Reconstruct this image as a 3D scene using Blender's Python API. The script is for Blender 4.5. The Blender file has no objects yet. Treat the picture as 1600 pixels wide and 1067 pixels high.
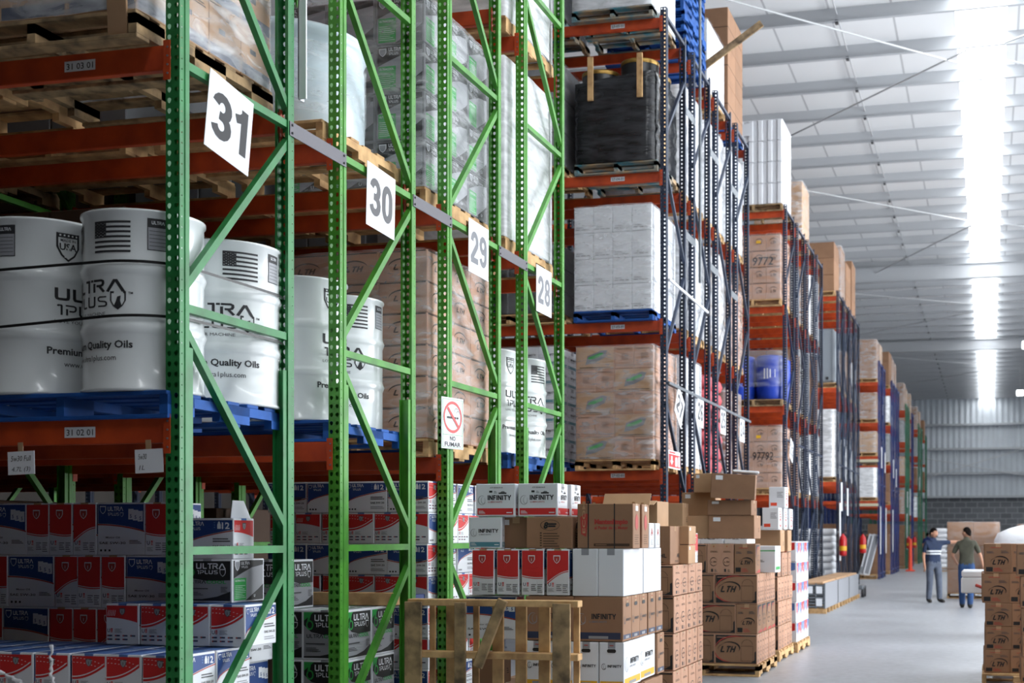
import bpy, math, random
from mathutils import Vector, Matrix
R = math.radians
sc = bpy.context.scene
col = sc.collection
rnd = random.Random(7)

# ---------------------------------------------------------------- camera
cd = bpy.data.cameras.new('camera'); cam = bpy.data.objects.new('camera', cd); col.objects.link(cam)
cam.location = (0, 0, 1.53)
cam.rotation_euler = (R(90), 0, math.atan(505 / 2050))
cd.sensor_width = 36; cd.lens = 2050 / 1600 * 36
cd.shift_x = -(1040 - 800) / 1600; cd.shift_y = (838 - 533.5) / 1600
cd.clip_end = 300
cd.dof.use_dof = True; cd.dof.focus_distance = 8.6; cd.dof.aperture_fstop = 3.2
sc.camera = cam
# ---------------------------------------------------------------- light
sc.view_settings.view_transform = 'Standard'; sc.view_settings.look = 'None'
sc.view_settings.gamma = 1; sc.view_settings.use_curve_mapping = False
sc.view_settings.exposure = 0.28
w = bpy.data.worlds.new('World'); sc.world = w; w.use_nodes = True
w.node_tree.nodes['Background'].inputs[0].default_value = (0.93, 0.965, 1.0, 1)
w.node_tree.nodes['Background'].inputs[1].default_value = 3.3
sc.cycles.max_bounces = 8; sc.cycles.diffuse_bounces = 4; sc.cycles.glossy_bounces = 2
sc.cycles.transparent_max_bounces = 12; sc.cycles.transmission_bounces = 2
sc.cycles.caustics_reflective = False; sc.cycles.caustics_refractive = False
sc.cycles.sample_clamp_indirect = 4
def area(name, loc, rot, sx, sy, e, c=(0.93, 0.97, 1)):
    l = bpy.data.lights.new(name, 'AREA'); l.shape = 'RECTANGLE'; l.size = sx; l.size_y = sy; l.energy = e; l.color = c
    o = bpy.data.objects.new(name, l); col.objects.link(o); o.location = loc; o.rotation_euler = rot
    return o
# daylight coming down through the ridge skylight and in through the open loading doors of the far wall side
area('loading_door_light', (15.0, 22, 2.6), (0, R(-90), math.pi), 5.0, 8.0, 2400)

# ---------------------------------------------------------------- materials
M = {}
def nt(m): return m.node_tree.nodes, m.node_tree.links
def mat(name, c, rough=.6, metal=0, spec=.5, var=0, noise=0, nscale=8, nstretch=(1, 1, 1), bump=0, c2=None, emit=0, coat=0):
    m = bpy.data.materials.new(name); m.use_nodes = True; N, L = nt(m); p = N['Principled BSDF']
    p.inputs['Base Color'].default_value = (*c, 1); p.inputs['Roughness'].default_value = rough
    p.inputs['Metallic'].default_value = metal; p.inputs['Specular IOR Level'].default_value = spec
    if coat: p.inputs['Coat Weight'].default_value = coat
    if emit: p.inputs['Emission Color'].default_value = (*c, 1); p.inputs['Emission Strength'].default_value = emit
    last = None
    if noise or bump:
        tc = N.new('ShaderNodeTexCoord'); mp = N.new('ShaderNodeMapping'); mp.inputs['Scale'].default_value = nstretch
        nz = N.new('ShaderNodeTexNoise'); nz.inputs['Scale'].default_value = nscale; nz.inputs['Detail'].default_value = 4
        L.new(tc.outputs['Object'], mp.inputs[0]); L.new(mp.outputs[0], nz.inputs['Vector'])
        if noise:
            mx = N.new('ShaderNodeMix'); mx.data_type = 'RGBA'
            d = c2 or tuple(v * (1 - noise) for v in c)
            mx.inputs[6].default_value = (*c, 1); mx.inputs[7].default_value = (*d, 1)
            mr = N.new('ShaderNodeMapRange'); mr.inputs[1].default_value = .38; mr.inputs[2].default_value = .68
            L.new(nz.outputs[0], mr.inputs[0]); L.new(mr.outputs[0], mx.inputs[0]); last = mx.outputs[2]
        if bump:
            b = N.new('ShaderNodeBump'); b.inputs['Strength'].default_value = bump; b.inputs['Distance'].default_value = .01
            L.new(nz.outputs[0], b.inputs['Height']); L.new(b.outputs[0], p.inputs['Normal'])
    if var:
        oi = N.new('ShaderNodeObjectInfo'); mr = N.new('ShaderNodeMapRange')
        mr.inputs[3].default_value = 1 - var; mr.inputs[4].default_value = 1 + var * .6
        hs = N.new('ShaderNodeHueSaturation'); hs.inputs['Color'].default_value = (*c, 1)
        L.new(oi.outputs['Random'], mr.inputs[0]); L.new(mr.outputs[0], hs.inputs['Value'])
        if last: L.new(last, hs.inputs['Color'])
        last = hs.outputs[0]
    if last: L.new(last, p.inputs['Base Color'])
    M[name] = m; return m
def s2l(r, g, b): return tuple(((v / 255 + .055) / 1.055) ** 2.4 if v > 10 else v / 255 / 12.92 for v in (r, g, b))
mat('green', s2l(38, 128, 66), .42, noise=.35, nscale=6, c2=s2l(30, 104, 50))
mat('lime', s2l(74, 150, 44), .42, noise=.3, nscale=6, c2=s2l(56, 122, 34))
mat('orange', s2l(205, 78, 30), .5, noise=.3, nscale=5, c2=s2l(172, 60, 26))
mat('navy', s2l(40, 52, 74), .45, noise=.2, nscale=6)
mat('deepblue', s2l(28, 52, 112), .45)
mat('farteal', s2l(44, 110, 84), .45)
mat('galv', s2l(120, 126, 132), .38, metal=.3, noise=.2, nscale=20)
mat('cream', s2l(205, 198, 172), .6)
mat('paper', s2l(226, 229, 234), .55)
mat('ink', s2l(34, 34, 38), .6)
mat('inkgrey', s2l(72, 72, 76), .4)
mat('palegrey', s2l(150, 152, 158), .35)
mat('kraft', s2l(152, 114, 86), .75, var=.16, noise=.12, nscale=5)
mat('kraftlight', s2l(186, 148, 112), .75, var=.1, noise=.12, nscale=5)
mat('kraftpink', s2l(190, 146, 120), .75, var=.12, noise=.1, nscale=5)
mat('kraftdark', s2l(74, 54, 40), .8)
mat('white', s2l(226, 229, 234), .6, var=.05)
mat('tape', s2l(178, 144, 110), .3)
mat('red', s2l(206, 44, 44), .5)
mat('redprint', s2l(176, 62, 54), .6)
mat('blue', s2l(30, 66, 128), .5)
mat('bluemid', s2l(84, 118, 176), .5)
mat('teal', s2l(84, 140, 156), .5)
mat('yellow', s2l(232, 178, 40), .5)
mat('black', s2l(30, 30, 32), .5)
mat('smoke', s2l(118, 120, 124), .5)
mat('ginger', s2l(48, 160, 76), .5)
mat('printgrey', s2l(120, 122, 128), .6)
mat('navyprint', s2l(46, 56, 84), .5)
mat('drumwhite', s2l(222, 227, 228), .22, coat=.4, noise=.04, nscale=4)
mat('drumlid', s2l(60, 62, 64), .5)
mat('strapblack', s2l(20, 20, 22), .35)
mat('drumblue', s2l(30, 62, 170), .35)
mat('drumdark', s2l(22, 23, 26), .3)
mat('gold', s2l(176, 140, 74), .3, metal=.7)
mat('wood', s2l(216, 176, 124), .8, var=.12, noise=.45, nscale=7, nstretch=(1, 1, 1), c2=s2l(160, 122, 82))
mat('woodold', s2l(178, 148, 108), .85, var=.12, noise=.6, nscale=9, c2=s2l(96, 80, 60))
mat('woodblue', s2l(16, 86, 168), .7, var=.1, noise=.35, nscale=8)
mat('woodteal', s2l(170, 142, 108), .75, noise=.5, nscale=5, c2=s2l(58, 120, 136))
mat('spacer', s2l(92, 90, 96), .3, metal=.4)
mat('skin', s2l(176, 128, 102), .6); mat('hair', s2l(20, 16, 15), .95, spec=.1)
mat('shirtnavy', s2l(32, 46, 74), .85, noise=.2, nscale=12); mat('jeansgrey', s2l(84, 92, 108), .85, noise=.3, nscale=9)
mat('shirtolive', s2l(66, 66, 54), .85, noise=.2, nscale=12); mat('jeans', s2l(38, 70, 116), .85, noise=.3, nscale=9)
mat('shoe', s2l(48, 46, 44), .7); mat('reflective', s2l(206, 210, 214), .4); mat('shirtblue', s2l(34, 48, 104), .85)
mat('eye', s2l(30, 24, 22), .3)
mat('sack', s2l(228, 230, 234), .5, bump=.6, nscale=14)
mat('extred', s2l(190, 24, 30), .3); mat('conered', s2l(232, 76, 44), .5)
mat('machine', s2l(140, 148, 156), .45); mat('foam', s2l(236, 238, 242), .7)
mat('foamtray', s2l(232, 234, 238), .5, bump=.3, nscale=10)
mat('translucent', s2l(206, 222, 230), .28, noise=.06, nscale=3)
mat('darkwrap', s2l(26, 27, 30), .22, noise=.4, nscale=4, bump=1.0, nstretch=(1, 1, 4), c2=s2l(52, 54, 58))
mat('redsack', s2l(206, 90, 96), .5, bump=.5, nscale=10)
mat('lamp', (1, 1, 1), .5, emit=2.5)

def film(name, lo, hi, colr=(.9, .92, .95), rough=.22, sc_=7, stretch=(.9, .9, 3)):
    m = bpy.data.materials.new(name); m.use_nodes = True; N, L = nt(m); p = N['Principled BSDF']
    p.inputs['Base Color'].default_value = (*colr, 1); p.inputs['Roughness'].default_value = rough
    p.inputs['Specular IOR Level'].default_value = .9
    tc = N.new('ShaderNodeTexCoord'); mp = N.new('ShaderNodeMapping'); mp.inputs['Scale'].default_value = stretch
    mp.inputs['Rotation'].default_value = (.12, .1, 0)
    nz = N.new('ShaderNodeTexNoise'); nz.inputs['Scale'].default_value = sc_; nz.inputs['Detail'].default_value = 5; nz.inputs['Distortion'].default_value = .7
    L.new(tc.outputs['Object'], mp.inputs[0]); L.new(mp.outputs[0], nz.inputs['Vector'])
    mr = N.new('ShaderNodeMapRange'); mr.inputs[1].default_value = .35; mr.inputs[2].default_value = .7
    mr.inputs[3].default_value = lo; mr.inputs[4].default_value = hi
    L.new(nz.outputs[0], mr.inputs[0]); L.new(mr.outputs[0], p.inputs['Alpha'])
    b = N.new('ShaderNodeBump'); b.inputs['Strength'].default_value = .4; b.inputs['Distance'].default_value = .012
    L.new(nz.outputs[0], b.inputs['Height']); L.new(b.outputs[0], p.inputs['Normal'])
    M[name] = m
film('film', .03, .42, sc_=5); film('filmmid', .10, .62, sc_=4); film('filmthin', .02, .22, sc_=4); film('filmheavy', .45, .95, sc_=3.5); film('filmsilver', .55, 1.0, (.84, .85, .87), .16, sc_=4)

def floor_mat():
    m = mat('floor', s2l(158, 161, 166), .38, spec=.5); N, L = nt(m); p = N['Principled BSDF']
    tc = N.new('ShaderNodeTexCoord'); a = N.new('ShaderNodeTexNoise'); a.inputs['Scale'].default_value = .5; a.inputs['Detail'].default_value = 8
    b = N.new('ShaderNodeTexNoise'); b.inputs['Scale'].default_value = 9; b.inputs['Detail'].default_value = 5
    L.new(tc.outputs['Object'], a.inputs['Vector']); L.new(tc.outputs['Object'], b.inputs['Vector'])
    ad = N.new('ShaderNodeMath'); ad.operation = 'ADD'; L.new(a.outputs[0], ad.inputs[0]); L.new(b.outputs[0], ad.inputs[1])
    cr = N.new('ShaderNodeMapRange'); cr.inputs[1].default_value = .7; cr.inputs[2].default_value = 1.3
    L.new(ad.outputs[0], cr.inputs[0])
    mx = N.new('ShaderNodeMix'); mx.data_type = 'RGBA'; mx.inputs[6].default_value = (*s2l(140, 143, 148), 1); mx.inputs[7].default_value = (*s2l(168, 171, 177), 1)
    L.new(cr.outputs[0], mx.inputs[0]); L.new(mx.outputs[2], p.inputs['Base Color'])
    r = N.new('ShaderNodeMapRange'); r.inputs[3].default_value = .3; r.inputs[4].default_value = .5; L.new(a.outputs[0], r.inputs[0]); L.new(r.outputs[0], p.inputs['Roughness'])
floor_mat()
def block_mat():
    m = mat('block', s2l(96, 98, 102), .9); N, L = nt(m); p = N['Principled BSDF']
    tc = N.new('ShaderNodeTexCoord'); sx = N.new('ShaderNodeSeparateXYZ'); cb = N.new('ShaderNodeCombineXYZ')
    L.new(tc.outputs['Object'], sx.inputs[0]); L.new(sx.outputs[0], cb.inputs[0]); L.new(sx.outputs[2], cb.inputs[1])
    br = N.new('ShaderNodeTexBrick'); br.inputs['Scale'].default_value = 1; br.inputs['Brick Width'].default_value = .8; br.inputs['Row Height'].default_value = .4
    br.inputs['Mortar Size'].default_value = .03
    br.inputs['Color1'].default_value = (*s2l(120, 122, 126), 1); br.inputs['Color2'].default_value = (*s2l(102, 104, 108), 1); br.inputs['Mortar'].default_value = (*s2l(146, 148, 150), 1)
    L.new(cb.outputs[0], br.inputs['Vector']); L.new(br.outputs[0], p.inputs['Base Color'])
block_mat()
mat('shadewall', s2l(70, 66, 62), .9, noise=.4, nscale=.6)  # dark tone for unseen walls, set to cut light bounced into the racks
mat('cladding', s2l(204, 210, 216), .5, noise=.08, nscale=1)
def roof_mat():
    m = mat('roof', s2l(236, 237, 238), .7); N, L = nt(m); p = N['Principled BSDF']
    tc = N.new('ShaderNodeTexCoord'); sx = N.new('ShaderNodeSeparateXYZ'); L.new(tc.outputs['Object'], sx.inputs[0])
    f = N.new('ShaderNodeMath'); f.operation = 'MULTIPLY_ADD'; f.inputs[1].default_value = 1 / 1.16; f.inputs[2].default_value = 100.54; L.new(sx.outputs[0], f.inputs[0])
    fr = N.new('ShaderNodeMath'); fr.operation = 'FRACT'; L.new(f.outputs[0], fr.inputs[0])
    lt = N.new('ShaderNodeMath'); lt.operation = 'LESS_THAN'; lt.inputs[1].default_value = .035; L.new(fr.outputs[0], lt.inputs[0])
    mx = N.new('ShaderNodeMix'); mx.data_type = 'RGBA'; mx.inputs[6].default_value = (*s2l(238, 239, 240), 1); mx.inputs[7].default_value = (*s2l(196, 197, 199), 1)
    L.new(lt.outputs[0], mx.inputs[0]); L.new(mx.outputs[2], p.inputs['Base Color'])
roof_mat()
mat('purlin', s2l(184, 187, 191), .5)
mat('rod', s2l(196, 198, 200), .5)
mat('skylight', (.95, .98, 1), .5, emit=8.0)

# ---------------------------------------------------------------- mesh helpers
TC = {}
def _arc(cx, cy, rx, ry, a0, a1, n=10): return [(cx + rx * math.cos(R(a0 + (a1 - a0) * i / n)), cy + ry * math.sin(R(a0 + (a1 - a0) * i / n))) for i in range(n + 1)]
# block glyphs as stroke paths in a unit-high cell: (advance, stroke width, paths)
GL = {'0': (.56, .19, [_arc(.28, .62, .18, .285, 0, 180) + _arc(.28, .38, .18, .285, 180, 360) + [(.46, .62)]]),
      '1': (.42, .19, [[(.29, 0), (.29, 1)], [(.29, .88), (.20, .78), (.04, .72)]]),
      '2': (.56, .19, [_arc(.28, .68, .18, .225, 180, -30) + [(.10, .16), (.10, .095)], [(.02, .09), (.54, .09)]]),
      '3': (.56, .19, [_arc(.27, .70, .18, .205, 170, -80) + [(.2, .51)], _arc(.27, .30, .19, .205, 85, -170)]),
      '4': (.56, .16, [[(.40, 0), (.40, 1)], [(.38, .94), (.08, .30), (.08, .26)], [(.02, .25), (.56, .25)]]),
      '5': (.56, .18, [[(.50, .91), (.13, .91)], [(.13, .98), (.12, .50)], _arc(.27, .32, .19, .225, 120, -165)]),
      '6': (.56, .18, [_arc(.28, .30, .18, .21, 0, 360), [(.10, .32), (.10, .62)] + _arc(.28, .68, .18, .225, 180, 15)]),
      '7': (.54, .19, [[(.02, .91), (.50, .91)], [(.44, .91), (.30, .5), (.22, 0)]]),
      '8': (.56, .17, [_arc(.28, .71, .165, .205, 0, 360), _arc(.28, .29, .185, .205, 0, 360)]),
      '9': (.56, .18, [_arc(.28, .70, .18, .21, 0, 360), [(.46, .68), (.46, .38)] + _arc(.28, .32, .18, .225, 0, -165)]),
      'U': (.95, .2, [[(.1, 1), (.1, .26), (.14, .14), (.26, .1), (.62, .1), (.74, .14), (.78, .26), (.78, 1)]]),
      'L': (.72, .2, [[(.1, 1), (.1, .22), (.16, .1), (.66, .1)]]),
      'T': (.72, .18, [[(.0, .91), (.76, .91)], [(.36, .91), (.36, 0)]]),
      'R': (.88, .18, [[(.04, 0), (.04, .70)], [(.0, .91), (.58, .91), (.70, .84), (.72, .68), (.66, .54), (.52, .48), (.22, .48)], [(.42, .48), (.78, 0)]]),
      'A': (1.02, .2, [[(.02, 0), (.44, .86), (.56, .86), (.98, 0)]]),
      'P': (.9, .17, [[(.1, 0), (.1, .6)], [(.0, .90), (.62, .90), (.74, .82), (.76, .64), (.70, .48), (.56, .40), (.26, .40)]]),
      'S': (.9, .16, [[(.78, .91), (.22, .91), (.1, .82), (.1, .64), (.22, .54), (.66, .48), (.78, .38), (.78, .18), (.66, .09), (.08, .09)]]),
      'H': (.72, .2, [[(.1, 0), (.1, 1)], [(.62, 0), (.62, 1)], [(.1, .5), (.62, .5)]]), 'I': (.24, .19, [[(.12, 0), (.12, 1)]]), 'N': (.72, .18, [[(.09, 0), (.09, 1)], [(.63, 0), (.63, 1)], [(.13, .92), (.59, .08)]]),
      'F': (.56, .19, [[(.1, 0), (.1, 1)], [(.1, .91), (.54, .91)], [(.1, .5), (.48, .5)]]), 'Y': (.7, .18, [[(.05, 1), (.35, .45), (.35, 0)], [(.65, 1), (.35, .45)]]), 't': (.66, .2, [[(.0, .91), (.66, .91)], [(.33, .91), (.33, 0)]]),
      '!': (.42, .17, [[(.24, 0), (.24, .9)], [(.28, .9), (.02, .9), (-.02, .8)]])}
def block(s, thick=1.0, gap=.08):
    v = []; f = []; x = 0
    for ch in s:
        adv, t, paths = GL[ch]; t *= thick
        for pi_, P in enumerate(paths):
            n = len(P); clos = math.dist(P[0], P[-1]) < .01
            if clos: P = P[:-1]; n -= 1
            b0 = len(v)
            for i in range(n):
                a = P[i - 1] if (i or clos) else P[i]; c = P[(i + 1) % n] if (i < n - 1 or clos) else P[i]; p = P[i]
                d1 = Vector((p[0] - a[0], p[1] - a[1])); d2 = Vector((c[0] - p[0], c[1] - p[1]))
                if d1.length < 1e-6: d1 = d2
                if d2.length < 1e-6: d2 = d1
                d1.normalize(); d2.normalize(); m = (d1 + d2); m = m.normalized() if m.length > 1e-4 else d1
                nn = Vector((-m.y, m.x)); k = min(1.6, 1 / max(.3, m.dot(d1))) * t / 2
                v.append((x + p[0] + nn.x * k, p[1] + nn.y * k, pi_ * .3)); v.append((x + p[0] - nn.x * k, p[1] - nn.y * k, pi_ * .3))
            for i in range(n if clos else n - 1): j = (i + 1) % n; f.append((b0 + 2 * i, b0 + 2 * i + 1, b0 + 2 * j + 1, b0 + 2 * j))
        x += adv + gap
    x0 = min(p[0] for p in v); x1 = max(p[0] for p in v)
    return ([(p[0] - x0, p[1], p[2]) for p in v], f, x1 - x0)
def text2d(s, bold=.02, shear=0, sp=1.0):
    k = (s, bold, shear, sp)
    if k not in TC and (s in ('ULTRA', '1PLUS', 'LTH', 'INFINITY') or s[0] == '#'):
        v, f, w_ = block(s.replace('1P', '!P').replace('LTH', 'LtH').strip('#'), 1.15 if s in ('LTH', 'INFINITY') else 1.0 if s[0] in '#U' else .85, .06 if s[0] == '#' else .1)
        TC[k] = ([(x + shear * y, y, q) for x, y, q in v], f, w_ + shear)
    if k not in TC:
        c = bpy.data.curves.new('t', 'FONT'); c.body = s; c.resolution_u = 2; c.offset = bold * 1.15; c.shear = shear; c.space_character = sp; c.size = 1.38
        o = bpy.data.objects.new('t', c); me = bpy.data.meshes.new_from_object(o)
        v = [(p.co.x, p.co.y, 0) for p in me.vertices]; f = [tuple(q.vertices) for q in me.polygons]
        x0 = min(p[0] for p in v); x1 = max(p[0] for p in v)
        v = [(p[0] - x0, p[1], 0) for p in v]
        TC[k] = (v, f, x1 - x0)
        bpy.data.objects.remove(o); bpy.data.curves.remove(c); bpy.data.meshes.remove(me)
    return TC[k]
class MB:
    def __init__(s): s.v = []; s.f = []; s.m = []; s.ms = []; s.sm = []
    def mi(s, n):
        if n not in s.ms: s.ms.append(n)
        return s.ms.index(n)
    def add(s, vs, fs, m, smooth=False):
        b = len(s.v); i = s.mi(m); s.v += [tuple(p) for p in vs]
        for f in fs: s.f.append(tuple(b + k for k in f)); s.m.append(i); s.sm.append(smooth)
    def box(s, x0, y0, z0, x1, y1, z1, m, T=None):
        vs = [(x0, y0, z0), (x1, y0, z0), (x1, y1, z0), (x0, y1, z0), (x0, y0, z1), (x1, y0, z1), (x1, y1, z1), (x0, y1, z1)]
        if T: vs = [T @ Vector(p) for p in vs]
        s.add(vs, [(0, 3, 2, 1), (4, 5, 6, 7), (0, 1, 5, 4), (1, 2, 6, 5), (2, 3, 7, 6), (3, 0, 4, 7)], m)
    def cbox(s, x0, y0, z0, x1, y1, z1, m, c=.004, T=None):
        vs = []; ix = {}
        for a in range(2):
            for b in range(2):
                for d in range(2):
                    X = (x0, x1)[a]; Y = (y0, y1)[b]; Z = (z0, z1)[d]; sx = (1, -1)[a] * c; sy = (1, -1)[b] * c; sz = (1, -1)[d] * c
                    ix[a, b, d] = len(vs); vs += [(X, Y + sy, Z + sz), (X + sx, Y, Z + sz), (X + sx, Y + sy, Z)]
        g = lambda a, b, d, k: ix[a, b, d] + k
        fs = [(g(0,0,0,0), g(0,0,1,0), g(0,1,1,0), g(0,1,0,0)), (g(1,0,0,0), g(1,1,0,0), g(1,1,1,0), g(1,0,1,0)),
              (g(0,0,0,1), g(1,0,0,1), g(1,0,1,1), g(0,0,1,1)), (g(0,1,0,1), g(0,1,1,1), g(1,1,1,1), g(1,1,0,1)),
              (g(0,0,0,2), g(0,1,0,2), g(1,1,0,2), g(1,0,0,2)), (g(0,0,1,2), g(1,0,1,2), g(1,1,1,2), g(0,1,1,2))]
        for b in range(2):
            for d in range(2): fs.append((g(0,b,d,1), g(1,b,d,1), g(1,b,d,2), g(0,b,d,2)))
        for a in range(2):
            for d in range(2): fs.append((g(a,0,d,0), g(a,1,d,0), g(a,1,d,2), g(a,0,d,2)))
        for a in range(2):
            for b in range(2): fs.append((g(a,b,0,0), g(a,b,1,0), g(a,b,1,1), g(a,b,0,1)))
        for a in range(2):
            for b in range(2):
                for d in range(2): fs.append((g(a,b,d,0), g(a,b,d,1), g(a,b,d,2)))
        if T: vs = [T @ Vector(p) for p in vs]
        s.add(vs, fs, m)
    def bar(s, p, q, wx, wy, m, up=(1, 0, 0)):
        p = Vector(p); q = Vector(q); d = (q - p); L = d.length; d.normalize(); u = Vector(up); u = (u - d * u.dot(d)).normalized(); v = d.cross(u)
        T = Matrix.Translation(p) @ Matrix((u, v, d)).transposed().to_4x4()
        s.box(-wx / 2, -wy / 2, 0, wx / 2, wy / 2, L, m, T)
    def tube(s, p, q, r, m, n=8, r2=None):
        p = Vector(p); q = Vector(q); d = (q - p).normalized(); u = d.orthogonal().normalized(); v = d.cross(u); r2 = r if r2 is None else r2
        vs = []
        for c, rr in ((p, r), (q, r2)):
            for k in range(n):
                a = 2 * math.pi * k / n; vs.append(c + (u * math.cos(a) + v * math.sin(a)) * rr)
        fs = [(k, (k + 1) % n, n + (k + 1) % n, n + k) for k in range(n)]
        s.add(vs, fs, m, True); s.add(vs, [tuple(range(n))[::-1], tuple(range(n, 2 * n))], m)
    def lathe(s, prof, m, n=32, c=(0, 0), smooth=True, cap=True):
        vs = [(c[0] + r * math.cos(2 * math.pi * k / n), c[1] + r * math.sin(2 * math.pi * k / n), z) for r, z in prof for k in range(n)]
        fs = []
        for i in range(len(prof) - 1):
            for k in range(n): fs.append((i * n + k, i * n + (k + 1) % n, (i + 1) * n + (k + 1) % n, (i + 1) * n + k))
        s.add(vs, fs, m, smooth)
        if cap: b = (len(prof) - 1) * n; s.add(vs, [tuple(range(n))[::-1], tuple(range(b, b + n))], m)
    def mesh(s, name):
        me = bpy.data.meshes.new(name); me.from_pydata(s.v, [], s.f); me.update()
        for n in s.ms: me.materials.append(M[n])
        me.polygons.foreach_set('material_index', s.m); me.polygons.foreach_set('use_smooth', s.sm)
        return me
    def obj(s, name, parent=None, loc=(0, 0, 0), rot=(0, 0, 0)): return mk(name, s.mesh(name), parent, loc, rot)
def mk(name, data, parent=None, loc=(0, 0, 0), rot=(0, 0, 0)):
    o = bpy.data.objects.new(name, data); col.objects.link(o); o.parent = parent; o.location = loc; o.rotation_euler = rot
    return o
def tag(o, label, cat, group=None):
    o['label'] = label; o['category'] = cat
    if group: o['group'] = group
    return o
def struct(o): o['kind'] = 'structure'; return o
def dup(o, parent=None):
    c = o.copy(); col.objects.link(c); c.parent = parent
    for ch in list(o.children): dup(ch, c)
    return c
class Face:
    """a flat or wrapped surface of a body on which print is laid"""
    def __init__(s, mb, fn, W, H): s.mb = mb; s.fn = fn; s.W = W; s.H = H
    def poly(s, pts, m, k=1): s.mb.add([s.fn(a * s.W, b * s.H, k) for a, b in pts], [tuple(range(len(pts)))], m)
    def rect(s, a0, b0, a1, b1, m, k=1): s.poly([(a0, b0), (a1, b0), (a1, b1), (a0, b1)], m, k)
    def lines(s, a0, b0, a1, b1, n, m, k=2, fill=.45):
        h = (b1 - b0) / n
        for i in range(n):
            e = a1 - (a1 - a0) * (.0, .12, .3, .05)[i % 4]
            s.rect(a0, b0 + i * h, e, b0 + (i + fill) * h, m, k)
    def text(s, t, a, b, h, m, k=3, bold=.02, shear=0, wid=None, align='l', rot=0):
        """h = cap height as share of H; wid = forced width as share of W"""
        v, f, tw = text2d(t, bold, shear); hh = h * s.H; wx = (wid * s.W / tw) if wid else hh
        ox = a * s.W - (tw * wx if align == 'r' else tw * wx / 2 if align == 'c' else 0)
        if rot:
            cx = a * s.W; cy = b * s.H
            s.mb.add([s.fn(cx - y * hh, cy + x * wx, k + q) for x, y, q in v], f, m); return
        s.mb.add([s.fn(ox + x * wx, b * s.H + y * hh, k + q) for x, y, q in v], f, m)
    def arc(s, ca, cb, ra, rb, t0, t1, w0, w1, m, k=2, n=16):
        """curved stroke in metres-free face shares, thickness running w0..w1"""
        o = []; i_ = []
        for j in range(n + 1):
            u = j / n; t = R(t0 + (t1 - t0) * u); w_ = w0 + (w1 - w0) * math.sin(u * math.pi)
            o.append((ca + (ra + w_) * math.cos(t), cb + (rb + w_) * math.sin(t))); i_.append((ca + ra * math.cos(t), cb + rb * math.sin(t)))
        for j in range(n): s.poly([i_[j], o[j], o[j + 1], i_[j + 1]], m, k)
    def shield(s, ca, cb, w, m, m2=None, k=2, asp=1.15):
        h = w * s.W / s.H * asp
        P = [(-.5, .5), (.5, .5), (.5, 0), (.3, -.3), (0, -.5), (-.3, -.3), (-.5, 0)]
        s.poly([(ca + x * w, cb + y * h) for x, y in P], m, k)
        if m2: s.poly([(ca + x * w * .8, cb + y * h * .8 - .02 * h) for x, y in P], m2, k + 1)
        return h

# ---------------------------------------------------------------- the hall
YW = 97.0; ZC = 11.45
b = MB(); b.box(-18, -8, -.1, 15.2, YW + .3, 0, 'floor'); struct(b.obj('floor'))
b = MB()
for x0, x1 in ((-18, -.62), (.34, 8.0), (9.0, 15.2)): b.box(x0, -8, ZC, x1, YW + .3, ZC + .08, 'roof')
struct(b.obj('ceiling'))
for i, (x0, x1) in enumerate(((-.62, .34), (8.0, 9.0))):
    b = MB(); b.box(x0, -8, ZC + .03, x1, YW, ZC + .06, 'skylight'); struct(b.obj('window_%d' % (i + 1)))
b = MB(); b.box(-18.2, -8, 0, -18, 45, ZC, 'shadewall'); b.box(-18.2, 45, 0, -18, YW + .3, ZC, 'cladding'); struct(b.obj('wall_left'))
b = MB(); b.box(15, 50, 0, 15.2, YW + .3, ZC, 'cladding'); b.box(15, -8, 5.6, 15.2, 50, 7.2, 'cladding'); b.box(15, -8, 0, 15.2, 5, ZC, 'cladding'); struct(b.obj('wall_right'))
b = MB(); b.box(-18, -3.2, 0, 15.2, -3, ZC, 'shadewall'); struct(b.obj('wall_front'))  # unseen dark wall behind the camera, added to block light from there
b = MB(); b.box(-18, YW, 0, 15.2, YW + .25, 4.3, 'block')
n = 330
vs = []; fs = []
for i in range(n + 1):
    x = -18 + 33.2 * i / n; y = YW + .02 + .06 * (1 if i % 4 in (1, 2) else 0)
    vs += [(x, y, 4.3), (x, y, ZC)]
for i in range(n): fs.append((2 * i, 2 * i + 2, 2 * i + 3, 2 * i + 1))
b.add(vs, fs, 'cladding'); struct(b.obj('wall_back'))
for i, z in enumerate((4.3, 5.98, 7.75, 9.5)):
    b = MB(); b.box(-18, YW - .2, z, 15.2, YW - .01, z + .16, 'purlin'); b.box(-18, YW - .22, z - .02, 15.2, YW - .16, z + .0, 'navyprint'); struct(b.obj('trim_%d' % (i + 1)))
tn = 10
def trim(b):
    global tn; tn += 1; return struct(b.obj('trim_%d' % tn))
# roof purlins: zed sections every two metres, deeper frames at two places
y = 13.1
while y < YW - 1:
    b = MB(); b.box(-18, y, ZC - .27, 15.2, y + .012, ZC, 'purlin'); b.box(-18, y - .07, ZC - .275, 15.2, y + .012, ZC - .263, 'purlin'); trim(b)
    y += 1.93
for y in (47.6, 66.0):
    b = MB(); b.box(-18, y - .1, ZC - .8, 15.2, y + .1, ZC - .78, 'purlin'); b.box(-18, y - .006, ZC - .8, 15.2, y + .006, ZC - .27, 'purlin'); b.box(-18, y - .1, ZC - .29, 15.2, y + .1, ZC - .27, 'purlin'); trim(b)
for x in (-2.77, 2.9):                       # sag rods between the purlins with their clips
    b = MB(); b.tube((x, 12, ZC - .12), (x, YW, ZC - .12), .014, 'rod', 5)
    y = 13.1
    while y < YW - 1: b.box(x - .03, y - .05, ZC - .31, x + .03, y + .04, ZC - .24, 'inkgrey'); y += 1.93
    trim(b)
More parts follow.
